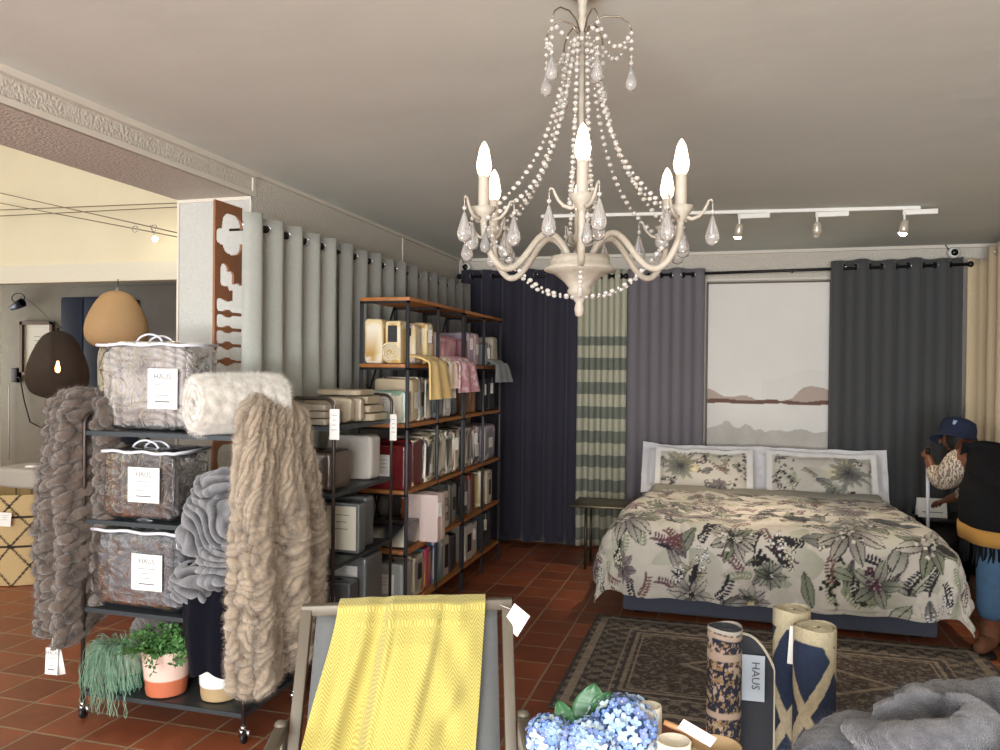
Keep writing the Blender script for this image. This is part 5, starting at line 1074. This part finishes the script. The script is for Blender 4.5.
def rug_roll(lb, x, y, r, h, colf, flap=None, inner=S(200, 190, 160)):
    t = thing('rolled_rug', (x, y, 0), lb, 'rolled rug', None); n = 120; nv = 160
    th = np.arange(n)*2*PI/n; z = np.linspace(.004, h, nv); TH, Z = np.meshgrid(th, z, indexing='ij'); Rr = r*(1+.012*n2(TH, Z, 5, int(x*100)))
    P = np.stack([x+Rr*np.cos(TH), y+Rr*np.sin(TH), Z+.004*np.sin(TH*2)*(Z > h-.05)], -1)
    MB().grid(P, colf(TH*r, Z), cu=True).build('roll', mat('woven_pile', vcol=True, rough=.95, bump=(350, .9, .004)), t)
    th2 = np.linspace(0, 5*2*PI, 220); rr = r*(.15+.76*th2/th2[-1]); q = [(x+a*math.cos(b), y+a*math.sin(b)) for a, b in zip(rr, th2)]
    mb = MB(); A = np.array(q); N2 = np.stack([np.cos(th2), np.sin(th2)], -1); o = r*.055
    G = np.zeros((220, 4, 3)); G[:, 0, :2] = A-N2*o; G[:, 1, :2] = A-N2*o; G[:, 2, :2] = A+N2*o; G[:, 3, :2] = A+N2*o; G[:, 0, 2] = h-.08; G[:, 3, 2] = h-.08; G[:, 1, 2] = h-.002; G[:, 2, 2] = h-.002
    mb.grid(G, inner).build('coiled_end', mat('woven_pile', vcol=True, rough=.95), t)
    return t
def persian(u, z):
    P = np.stack([u*75, z*75, u*0], -1); a = fbm(P, 3, 3); b = fbm(P*1.7, 8, 2); w_ = np.array(S(176, 156, 140)); nv_ = np.array(S(36, 38, 54)); c = np.where((a > .3)[..., None], w_, nv_)
    c = np.where((b > .45)[..., None], np.array(S(150, 124, 84)), c); bd = (np.abs(z-.69) < .012) | (np.abs(z-.5) < .01) | (np.abs(z-.75) < .006); c = np.where(bd[..., None], w_, c); c = np.where(((z < .42) & (a < .25))[..., None], nv_, c)
    return np.where((z > .765)[..., None], np.array(S(180, 172, 160)), c)
t = rug_roll('narrow rolled rug with navy and blush oriental pattern and black backing', .0, 2.7, .055, .775, persian, inner=S(70, 72, 80))
# its loose end: black backing curving away to the right
nu, nv = 30, 40; Uf, Vf = np.meshgrid(np.linspace(0, 1, nu), np.linspace(0, 1, nv), indexing='ij')
P = np.stack([.035+.125*Uf, 2.745+.03*np.sin(Uf*PI*.9)+.0*Uf, .004+(.735-.11*Uf**2.5)*Vf], -1)
MB().grid(P).build('loose_end', mat('black_backing', S(52, 54, 60), .8, bump=(200, .4, .003)), t, solid=.006)
MB().tube(np.concatenate([P[:, -1], P[-1, ::-1]]), .005, 6).build('bound_edge', mat('cream_binding', S(196, 188, 166), .9), t)
c_ = card(t, (.085, 2.742+.002, .6), (1, .05, 0), (0, 0, 1), .085, .15, 0, None, mat('grey_label', S(186, 196, 206), .6))
mb = MB(); put_text(mb, 'HAUS', (.098, 2.738, .61), (.0, 0, -1), (1, 0, 0), .036); mb.build('lettering', M_ink, c_, smooth=False)
def zig(off, ph0):
    def f(u, z):
        th = u/.06+ph0; k = (z/.34+off) % 1; tri = np.abs(k-.5)*2; s_ = np.abs((th*4/(2*PI)) % 2-1); d = np.abs(s_-tri); nv_ = np.array(S(36, 48, 72)); cr = np.array(S(184, 172, 142)); w_ = (fbm(np.stack([u*150, z*150, u*0], -1), 4, 1) > -.1)[..., None]
        c = np.where((d > .2)[..., None] & (z < .775)[..., None], nv_, cr); return c*np.where(w_, 1, .88)
    return f
t2 = rug_roll('rolled cream and navy lattice rug, taller one behind on the left', .21, 2.78, .058, .83, zig(.1, .4)); t3 = rug_roll('rolled cream rug with navy diamonds, front right of the pair', .268, 2.64, .063, .82, zig(.35, 1.9))
MB().box((.205, 2.685, .74), (.02, .004, .12), np.array(Matrix.Rotation(.06, 3, 'Y'))).build('paper_tag', M_white, t3, smooth=False)

# ------------------------------------------------------------------ deck chair with the yellow throw
def chair():
    A = np.array([-1.195, 2.13, .88]); B = np.array([-.635, 2.33, .895]); t = thing('deck_chair', (-.85, 1.95, 0), 'taupe metal framed sling chair holding the yellow throw', 'chair')
    fm = mat('taupe_metal', S(106, 98, 86), .45, metal=.2); d = (B-A)/np.linalg.norm(B-A); fw = np.array([d[1], -d[0], 0]); dn = np.array([0, 0, -1.])
    L = np.linalg.norm(B-A); P = lambda s, f, z: A+d*s+fw*f+np.array([0, 0, z-A[2]])
    a1, b1 = P(0, .30, .38), P(L, .30, .38)
    for nm, p, q in (('backrest_post', P(0, 0, .88), a1), ('backrest_post', P(L, 0, .88), b1), ('top_rail', P(-.016, 0, .88), P(L+.016, 0, .88)), ('seat_rail', a1, P(0, .62, .42)), ('seat_rail', b1, P(L, .62, .42)), ('front_rail', P(0, .62, .42), P(L, .62, .42)), ('rear_rail', a1, b1)): MB().bar(p, q, .032, .032).build(nm, fm, t, bevel=.003)
    for s in (-.035, L+.035):
        MB().bar(P(s, .16, .61), P(s, .64, .62), .03, .03).build('armrest', fm, t, bevel=.003)
        for f in (.2, .6): MB().bar(P(s, f, 0), P(s, f, .61), .028, .028).build('leg', fm, t, bevel=.003)
        MB().ball(P(s, .2, .628), (.018, .018, .012)).build('knob', fm, t)
    sl = linen('grey_sling', S(98, 100, 100)); u = np.linspace(.03, L-.03, 12); v = np.linspace(0, 1, 20); U, V = np.meshgrid(u, v, indexing='ij')
    G = np.array([[P(a, .012+.29*b, .865-.48*b) for b in v] for a in u]); MB().grid(G).build('back_sling', sl, t, solid=.004)
    G = np.array([[P(a, .31+.3*b, .385-.02*math.sin(b*PI)) for b in v] for a in u]); MB().grid(G).build('seat_sling', sl, t, solid=.004)
    # yellow throw
    nu, nv = 300, 440; T, V = np.meshgrid(np.linspace(0, 1, nu), np.linspace(0, 1, nv), indexing='ij'); s_in = .06
    drop = V*1.0-.16                                     # metres below the top rail, negative part hangs behind
    left, right = .085+.0*V, L-.095
    spread = np.clip(drop, 0, 1); lx = left-.16*spread**1.2; rx = right+.03-.09*spread
    S_ = lx+(rx-lx)*T+.012*np.sin(V*9)*(T < .3); f = np.where(drop > 0, -.02+.30*np.clip(drop, 0, 1)/.52*1.0+.03, -.05-.1*drop*0); f = np.clip(drop/.02, -1, 1)*.028+np.clip(drop, 0, 1)*.575
    zz = .908-np.abs(drop)*.96; zz = np.where(np.abs(drop) < .03, .908-.5*np.abs(drop), zz)
    # broad folds: a raised central band with two creases either side
    c1, c2 = .36-.12*spread, .72-.32*spread
    band = 1/(1+np.exp(-(T-c1)/.018))*1/(1+np.exp((T-c2)/.018)); lift = .05*band+.03*np.sin(T*9+spread*5)*.6+.02*np.exp(-((T-c1-.03)/.03)**2)+.022*n2(T*2, spread*2, 2.2, 5)
    lift += .03*np.exp(-((T-.2+.1*spread)/.05)**2); lift = lift*np.clip((drop+.02)*8, .25, 1)
    G = np.array([0., 0, 0])+A+S_[..., None]*d+(f+lift)[..., None]*fw+np.stack([0*T, 0*T, zz-A[2]+lift*.5*(np.abs(drop) < .06)], -1)
    ripple = .02*np.sin(spread*34)*(T > .72)*np.exp(-((T-.82)/.06)**2); G += ripple[..., None]*fw
    u_ = S_+.0; v_ = V*1.0; angle = np.where(band > .5, .0, np.where(T > .6, .0, 0)); uu = u_; vv2 = v_+np.where(band > .5, .02, 0)
    per = .036; zgz = np.abs(((uu+.13*spread*(band > .5))/per) % 1-.5)*per*1.3; ph = (vv2+zgz)/.0105; st = (.5+.5*np.sin(2*PI*ph))[..., None]
    ylw, pale = np.array(S(160, 146, 52)), np.array(S(204, 192, 122)); col = ylw*(1-st*.9)+pale*st*.9
    MB().grid(G, col).build('yellow_throw', mat('woven_yellow', vcol=True, rough=.95, bump=(500, .5, .002), sheen=.2), None, 'yellow herringbone throw draped over the taupe chair back', 'throw', solid=.006)
    q = P(L, -.0, .88)+np.array([.01, -.03, 0])
    c = card(t, q+np.array([.03, -.01, -.035]), (.85, -.2, -.5), (.5, .0, .85), .06, .075, 0, None, None, 'price_tag'); MB().tube([q+np.array([-.03, .01, .0]), q+np.array([.01, -.005, -.005])], .001, 4).build('tag_string', M_white, t)
    return t
chair()

# ------------------------------------------------------------------ foreground table with hydrangeas, mug and bowl
t = thing('display_table', (-.12, 1.63, 0), 'low round wooden display table under the hydrangeas', 'table')
MB().lathe([(0, .60), (.27, .60), (.28, .61), (.28, .625), (.27, .635), (0, .635)], (-.12, 1.63, 0), 48).build('table_top', mat('pale_wood', S(186, 156, 118), .5, var=.1, varscale=12), t)
for k in range(4): a = PI/4+k*PI/2; MB().tube([(-.12+.18*math.cos(a), 1.63+.18*math.sin(a), .6), (-.12+.22*math.cos(a), 1.63+.22*math.sin(a), 0)], .016, 10).build('leg', _m['pale_wood'], t)
def hydrangea():
    Y = 1.78; t = thing('hydrangea_bouquet', tuple(np.append(ony(592, 740, Y)[:2], .635)), 'blue hydrangea heads with dark green leaves in a low vase', 'flowers'); base = ony(592, 745, Y)
    MB().lathe([(0, .637), (.045, .637), (.06, .67), (.055, .71), (.045, .73), (.048, .735), (.043, .733), (.05, .69), (0, .65)], (base[0], Y, 0), 24).build('vase', mat('cream_ceramic', S(226, 216, 196), .35), t)
    mP = mat('hydrangea_petal', vcol=True, rough=.6); r = random.Random(5)
    for (px, py, rp, dy) in ((550, 738, 24, .0), (622, 728, 36, .02), (588, 746, 28, -.06)):
        c = ony(px, py, Y+dy); R_ = rp/F*1.80; mb = MB(); n = 120
        for i in range(n):
            ph = math.acos(1-2*(i+.5)/n*.8); th = i*2.39996; nn = np.array([math.sin(ph)*math.cos(th), math.sin(ph)*math.sin(th), math.cos(ph)]); rr = R_*r.uniform(.86, 1.06); ce = c+nn*rr*np.array([1, 1, .85])
            e1 = np.cross(nn, (.3, .2, 1)); e1 /= np.linalg.norm(e1)+1e-9; e2 = np.cross(nn, e1); a0 = r.uniform(0, 6); s = r.uniform(.0085, .0125); cc = np.array(r.choice([S(120, 150, 214), S(144, 172, 226), S(160, 190, 232), S(128, 146, 206), S(170, 196, 226), S(190, 208, 222)]))
            for k in range(4):
                a = a0+k*PI/2; dd = e1*math.cos(a)+e2*math.sin(a); sd = np.cross(nn, dd); p0 = ce
                v = [p0, p0+dd*s*.6+sd*s*.55+nn*s*.1, p0+dd*s*1.15+sd*s*.35+nn*s*.3, p0+dd*s*1.3+nn*s*.25, p0+dd*s*1.15-sd*s*.35+nn*s*.3, p0+dd*s*.6-sd*s*.55+nn*s*.1]
                mb.add(v, [(0, 1, 5), (1, 2, 4, 5), (2, 3, 4)], cc*r.uniform(.9, 1.08))
            mb.ball(ce+nn*s*.12, s*.16, 6, 4, None, S(226, 226, 170))
        mb.ball(c-np.array([0, 0, R_*.1]), R_*.8, 14, 9, None, S(84, 112, 160))
        mb.build('flower_head', mP, t)
        MB().tube([c-np.array([0, 0, R_*.7]), np.array([base[0]+(c[0]-base[0])*.2, Y, .7])], .004, 6).build('stem', mat('stem_green', S(70, 110, 60), .6), t)
    lf = mat('dark_leaf', S(44, 92, 52), .4, var=.15)
    for (px, py, ax, az, L, W) in ((590, 716, .1, 1.15, .1, .085), (567, 722, -.5, .8, .07, .05), (598, 708, .5, .7, .06, .04), (572, 748, -.9, -.1, .06, .045)):
        p = ony(px, py, Y+.02); d = np.array([ax, 0.1, az]); d /= np.linalg.norm(d); sd = np.cross(d, (0, -1, .25)); sd /= np.linalg.norm(sd); nn = np.cross(sd, d); a = np.linspace(0, 1, 14); b = np.linspace(-1, 1, 9); A_, B_ = np.meshgrid(a, b, indexing='ij'); w_ = W/2*np.sin(PI*A_**.8)**.75*B_
        G = p-d*L*.3+(A_*L)[..., None]*d+w_[..., None]*sd+(-.008*np.abs(B_)*0+.006*np.abs(B_)-.02*A_**2+.002*np.sin(A_*30))[..., None]*nn; MB().grid(G).build('leaf', lf, t, solid=.001)
hydrangea()
Y = 1.86; p = ony(650, 705, Y); MB().lathe([(0, .637), (.026, .637), (.029, .66), (.027, p[2]-.01), (.026, p[2]), (.022, p[2]), (.022, p[2]-.06), (0, p[2]-.06)], (p[0], Y, 0), 24).build('pillar_vase', _m['cream_ceramic'], None, 'slim cream ceramic vase right behind the hydrangeas', 'vase')
Y = 1.74; p = ony(674, 740, Y); t = thing('mug', (p[0], Y, .635), 'cream mug beside the hydrangeas at the bottom edge', 'mug')
MB().lathe([(0, .637), (.028, .637), (.033, .65), (.036, p[2]), (.033, p[2]), (.031, .66), (0, .65)], (p[0], Y, 0), 28).build('mug_body', _m['cream_ceramic'], t)
MB().tube([(p[0]-.034+.0, Y-.01, .665), (p[0]-.055, Y-.02, .67), (p[0]-.058, Y-.02, .695), (p[0]-.036, Y-.01, .705)], .005, 8).build('mug_handle', _m['cream_ceramic'], t)
Y = 1.8; a, b = ony(664, 722, Y), ony(700, 738, Y); t = thing('wooden_brush', tuple((a+b)/2), 'wooden handled brush with white price tag lying in the small tan bowl', 'brush')
MB().tube([a, a*.6+b*.4, b], [.006, .007, .01], 10).build('handle', mat('beech_wood', S(176, 130, 84), .5), t); card(t, ony(697, 733, 1.74), (.9, 0, -.42), (.42, -.3, .8), .075, .028, 2, None, None, 'price_tag')
p = ony(716, 752, 1.82); MB().lathe([(0, .637), (.03, .637), (.05, .66), (.055, p[2]+.015), (.05, p[2]+.015), (.045, .665), (0, .65)], (p[0], 1.82, 0), 28).build('bowl', mat('tan_wood', S(190, 160, 120), .6), None, 'small tan wooden bowl at the bottom edge beside the patterned rug roll', 'bowl')

# ------------------------------------------------------------------ the bending person
def skin(name, pts, edges, radii, m, parent, sub=2, root=0):
    off = wloc(parent); me = bpy.data.meshes.new(name); me.from_pydata([tuple(np.array(p)-off) for p in pts], edges, []); me.materials.append(m)
    o = bpy.data.objects.new(name, me); C.objects.link(o); o.parent = parent
    md = o.modifiers.new('skin', 'SKIN'); md.use_smooth_shade = True
    for i, rr in enumerate(radii): me.skin_vertices[0].data[i].radius = rr if isinstance(rr, tuple) else (rr, rr)
    me.skin_vertices[0].data[root].use_root = True
    sb = o.modifiers.new('sub', 'SUBSURF'); sb.levels = sub; sb.render_levels = sub
    return o
def person():
    t = thing('person', (1.62, 5.45, 0), 'person in black vest, navy bucket hat and jeans bending over by the bed', 'person')
    SK = mat('brown_skin', S(108, 66, 46), .5); V = Vector
    pel = (1.56, 5.30, .82); sp = (1.56, 5.46, .96); ch = (1.55, 5.70, 1.08); nk = (1.52, 5.86, 1.13); hd = (1.46, 5.98, 1.17)
    shL = (1.42, 5.64, 1.06); shR = (1.70, 5.84, 1.08)
    pts = [pel, sp, ch, nk, hd, (1.45, 6.02, 1.19),
           shL, (1.33, 5.80, .88), (1.30, 5.92, 1.02), (1.295, 5.94, 1.05),             # near arm: elbow down, hand up on the cane
           shR, (1.62, 6.02, .86), (1.50, 6.20, .74), (1.47, 6.24, .72),                  # far arm reaching to the table
           (1.50, 5.24, .78), (1.47, 5.18, .42), (1.48, 5.24, .08), (1.41, 5.16, .04),   # near leg
           (1.64, 5.36, .78), (1.64, 5.42, .42), (1.64, 5.48, .08), (1.58, 5.38, .04)]
    ed = [(0, 1), (1, 2), (2, 3), (3, 4), (4, 5), (2, 6), (6, 7), (7, 8), (8, 9), (2, 10), (10, 11), (11, 12), (12, 13), (0, 14), (14, 15), (15, 16), (16, 17), (0, 18), (18, 19), (19, 20), (20, 21)]
    rd = [.12, .12, .13, .055, .085, .08, .06, .045, .03, .028, .06, .045, .03, .028, .085, .06, .045, .04, .085, .06, .045, .04]
    skin('body', pts, ed, rd, SK, t)
    # face: nose, brow, ear turned towards the table
    MB().ball((1.395, 6.055, 1.15), (.014, .02, .02)).build('nose', SK, t)
    MB().ball((1.51, 5.93, 1.16), (.012, .02, .03)).ball((1.45, 6.04, 1.10), (.02, .02, .012)).build('ear', SK, t)
    MB().ball((1.49, 5.95, 1.175), (.092, .095, .09), 20, 14).build('hair', mat('black_hair', S(20, 17, 16), .7), t)
    # hat: crown and sloping brim, tipped with the head
    R = np.array(Matrix.Rotation(.25, 3, 'Y')@Matrix.Rotation(-.3, 3, 'X')); hat = mat('navy_denim', S(24, 34, 60), .85, bump=(200, .4, .003))
    MB().lathe([(.155, -.055), (.15, -.05), (.112, .0), (.108, .05), (.098, .085), (.07, .1), (0, .104)], (1.475, 5.97, 1.2), 36, R, wob=lambda P, th: .03*np.sin(3*th+1)*(P[..., 2] < 0)).build('bucket_hat', hat, t, solid=.006)
    MB().box(np.array([1.475, 5.97, 1.2])+R@np.array([-.05, -.098, .05]), (.03, .004, .03), R).build('hat_patch', mat('pale_patch', S(150, 170, 190), .7), t)
    # vest / tunic
    bk = mat('black_wool', S(20, 20, 22), .95, bump=(60, .4, .006), spec=.2)
    skin('vest', [(1.57, 5.30, .80), (1.57, 5.38, .90), (1.57, 5.54, 1.01), (1.55, 5.70, 1.065), (1.52, 5.85, 1.12), (1.48, 5.66, 1.07), (1.66, 5.82, 1.05), (1.53, 5.60, .88)], [(0, 1), (1, 2), (2, 3), (3, 4), (3, 5), (3, 6), (2, 7)], [.19, .18, .17, .15, .08, .085, .09, .12], bk, t)
    # waist-down drape of the vest, its ochre band and fringe
    n = 60; th = np.linspace(0, 2*PI, n, endpoint=False); rings = []
    for z, rx, ry, cx, cy in ((1.0, .15, .17, 1.56, 5.44), (.92, .20, .22, 1.56, 5.38), (.84, .215, .225, 1.56, 5.34), (.76, .215, .23, 1.56, 5.32), (.66, .21, .225, 1.56, 5.31)):
        wv = 1+.03*np.sin(th*7+z*9)*(1 if z < .8 else .3); rings.append(np.stack([cx+rx*np.cos(th)*wv, cy+ry*np.sin(th)*wv, z+.02*np.sin(th)], -1))
    MB().grid(np.array(rings), cu=False, cv=True).build('vest_skirt', bk, t, solid=.012)
    rings = [np.stack([1.56+.203*k*np.cos(th)*(1+.03*np.sin(th*7+6)), 5.31+.213*k*np.sin(th)*(1+.03*np.sin(th*7+6)), z+.02*np.sin(th)], -1) for z, k in ((.73, 1.1), (.68, 1.1), (.64, 1.08))]
    MB().grid(np.array(rings), cv=True).build('ochre_band', mat('ochre_wool', S(176, 130, 62), .9), t, solid=.01)
    fr = MB(); r = random.Random(2)
    for k in range(64):
        a = k*2*PI/64; p = np.array([1.56+.212*math.cos(a), 5.31+.22*math.sin(a), .64]); fr.tube([p, p+np.array([r.gauss(0, .005), r.gauss(0, .005), -.06]), p+np.array([r.gauss(0, .01), r.gauss(0, .01), -.12-.03*r.random()])], [.007, .008, .004], 5)
    fr.build('fringe', bk, t)
    # zebra-print sleeves
    zb = bpy.data.materials.new('zebra_print'); zb.use_nodes = True; N = zb.node_tree.nodes; L = zb.node_tree.links; wv = N.new('ShaderNodeTexWave'); wv.inputs['Scale'].default_value = 16; wv.inputs['Distortion'].default_value = 9; wv.inputs['Detail Scale'].default_value = 2
    tc = N.new('ShaderNodeTexCoord'); L.new(tc.outputs['Object'], wv.inputs[0]); cr = N.new('ShaderNodeValToRGB'); cr.color_ramp.elements[0].position = .4; cr.color_ramp.elements[0].color = (*S(118, 104, 92), 1); cr.color_ramp.elements[1].position = .55; cr.color_ramp.elements[1].color = (*S(196, 182, 164), 1)
    L.new(wv.outputs['Fac'], cr.inputs[0]); L.new(cr.outputs[0], N['Principled BSDF'].inputs['Base Color']); N['Principled BSDF'].inputs['Roughness'].default_value = .9
    skin('sleeve', [(1.475, 5.65, 1.10), (1.40, 5.70, .99), (1.345, 5.79, .895), (1.305, 5.89, .99)], [(0, 1), (1, 2), (2, 3)], [.125, .105, .078, .045], zb, t)
    skin('sleeve', [(1.70, 5.84, 1.06), (1.64, 5.99, .89), (1.53, 6.16, .76)], [(0, 1), (1, 2)], [.085, .07, .045], zb, t)
    # jeans and boots
    jn = mat('blue_denim', S(64, 94, 124), .9, bump=(120, .4, .004), var=.15, varscale=18)
    skin('jeans', [(1.57, 5.29, .76), (1.50, 5.23, .66), (1.475, 5.18, .42), (1.48, 5.22, .18), (1.64, 5.36, .66), (1.64, 5.41, .42), (1.64, 5.47, .18)], [(0, 1), (1, 2), (2, 3), (0, 4), (4, 5), (5, 6)], [.13, .11, .092, .082, .11, .09, .08], jn, t)
    bt = mat('brown_suede', S(104, 66, 42), .8)
    for (x, y) in ((1.48, 5.24), (1.64, 5.48)):
        skin('boot', [(x, y, .27), (x, y, .1), (x-.005, y-.01, .06), (x-.06, y-.08, .05), (x-.1, y-.14, .042)], [(0, 1), (1, 2), (2, 3), (3, 4)], [.062, .058, .058, .048, .04], bt, t)
        MB().grid(superbox((x-.045, y-.055, .012), (.1, .25, .022), 3, 20)@np.eye(3), cv=True).build('boot_sole', M_blackm, t)
    # hands
    def hand(c, pd, side, grip, bend):
        c = np.array(c, float); pd = np.array(pd, float); pd /= np.linalg.norm(pd); side = np.array(side, float); side -= pd*(side@pd); side /= np.linalg.norm(side); nn = np.cross(pd, side)
        P = [tuple(c-pd*.03), tuple(c), tuple(c+pd*.035)]; skin('palm', P, [(0, 1), (1, 2)], [(.02, .024), (.03, .016), (.034, .015)], SK, t, 1)
        for k in range(4):
            q = c+pd*.045+side*(-.027+.018*k); Lf = (.03, .034, .031, .025)[k]; p1 = q+pd*Lf*math.cos(bend*.5)+nn*Lf*math.sin(bend*.5); p2 = p1+pd*Lf*.8*math.cos(bend)+nn*Lf*.8*math.sin(bend); p3 = p2+pd*Lf*.6*math.cos(bend*1.6)+nn*Lf*.6*math.sin(bend*1.6)
            skin('finger', [tuple(c+pd*.02+side*(-.02+.013*k)), tuple(q), tuple(p1), tuple(p2), tuple(p3)], [(0, 1), (1, 2), (2, 3), (3, 4)], [.009, .0095, .009, .008, .007], SK, t, 1)
        q = c-side*.03; skin('thumb', [tuple(c-side*.01), tuple(q+pd*.01+nn*.008), tuple(q+pd*.035+nn*.022), tuple(q+pd*.055+nn*.032)], [(0, 1), (1, 2), (2, 3)], [.011, .0115, .01, .008], SK, t, 1)
    hand((1.298, 5.935, 1.05), (-.25, .6, .45), (.3, -.2, .8), 1, 1.1)
    hand((1.465, 6.245, .715), (-.3, .8, -.25), (.9, .3, 0), 0, .5)
person()
t = thing('walking_cane', (1.44, 6.53, 0), 'white walking cane held upright by the bending person', 'cane')
MB().tube([(1.3, 5.965, 1.07), (1.43, 6.5, .03)], .0115, 12).build('shaft', mat('white_enamel', S(214, 216, 220), .35), t); MB().tube([(1.3, 5.965, 1.065), (1.29, 5.92, 1.10)], .014, 10).build('grip', M_blackm, t); MB().tube([(1.43, 6.5, .03), (1.434, 6.515, .002)], .015, 10).build('rubber_tip', _m['black_rubber'], t)

# ------------------------------------------------------------------ grey fur throw heaped at the bottom right, on a pouffe
t = thing('pouffe', (.62, 1.95, 0), 'round grey pouffe carrying the heaped grey fur throw', 'pouffe')
MB().grid(superbox((.62, 1.98, .32), (.72, .62, .6), 4, 40, 3, .006, 6), cv=True).build('pouffe_cover', linen('grey_felt', S(168, 160, 150)), t)
MB().tube([(.62+.345*math.cos(a), 1.98+.3*math.sin(a), .58) for a in np.linspace(0, 2*PI, 60)[:-1]], .006, 6, closed=True).build('piping', _m['grey_felt'], t)
def fur_heap():
    n = 300; a = np.linspace(-1, 1, n); A, B = np.meshgrid(a, a, indexing='ij'); R_ = np.sqrt(A**2+B**2); th = np.arctan2(B, A)
    # a loosely bundled throw: a domed surface with swirling rolls of cloth
    k = np.maximum(np.abs(A), np.abs(B))/(R_+1e-6); rr = np.clip(np.maximum(np.abs(A), np.abs(B)), 0, 1); x = rr*np.cos(th); y = rr*np.sin(th)
    ang = rr*PI*.62; X = .66+.44*np.sin(ang)/np.sin(PI*.5)*np.cos(th)*1.0; Yy = 1.98+.34*np.sin(ang)*np.sin(th); Z = .66+.2*np.cos(ang)
    P = np.stack([X, Yy, Z], -1)
    ux, uy = X-.62, Yy-1.98; w1 = fbm(np.stack([ux*3.2, uy*3.2, Z*3], -1), 3, 2); g1 = np.sin((np.hypot(ux+.12, uy*1.3+.05)*30+1.3*np.arctan2(uy, ux+.12)+3.4*w1)); roll = np.sign(g1)*np.abs(g1)**.8
    c = np.array([.66, 1.98, .62]); N_ = P-c; N_ /= np.linalg.norm(N_, axis=-1)[..., None]
    fuzz = .009*fbm(P*26, 5, 3)+.004*fbm(P*75, 7, 2)
    P2 = P+N_*(.044*roll+.03*w1+fuzz)[..., None]; h = .5+.35*roll+.5*fbm(P*20, 9, 3)+.3*fbm(P*80, 2, 2)
    o = MB().grid(P2, col_mix(np.clip(h, 0, 1), S(34, 34, 39), S(98, 97, 103))).build('fur_throw', M_fur, None, 'grey fluffy fur throw heaped in the bottom right corner', 'throw', solid=.01)
    return o
fur_heap()

def fuzz(o, count, length, col, seed=1, rough=.01, sgn=1):
    """short pile on a fur throw"""
    m = mat('pile_%s' % o.name, col, .8, sheen=.3, var=.25, varscale=30); o.data.materials.append(m)
    md = o.modifiers.new('pile', 'PARTICLE_SYSTEM'); ps = md.particle_system; st = ps.settings; st.type = 'HAIR'; st.count = count; st.hair_length = length; st.hair_step = 2; st.render_step = 2; st.display_step = 2
    ps.seed = seed; st.material = len(o.data.materials); st.root_radius = .9; st.tip_radius = .3; st.radius_scale = .0007; st.use_modifier_stack = False; st.emit_from = 'FACE'; st.use_emit_random = True
    st.brownian_factor = rough; st.normal_factor = 0.0; st.tangent_factor = 0; st.factor_random = .004; st.child_type = 'NONE'; st.use_advanced_hair = True; st.normal_factor = length*.7*sgn
for o in list(bpy.data.objects):
    lb = o.get('label', '')
    if lb.startswith('grey fluffy fur throw'): fuzz(o, 260000, .009, S(78, 77, 83), 1, .014)
    if lb.startswith('beige sculpted'): fuzz(o, 110000, .0022, S(178, 160, 138), 2, .0022)
    if lb.startswith('taupe sculpted'): fuzz(o, 110000, .0022, S(108, 92, 80), 3, .0022)
    if lb.startswith('white faux fur'): fuzz(o, 80000, .0035, S(240, 236, 228), 5, .0035)
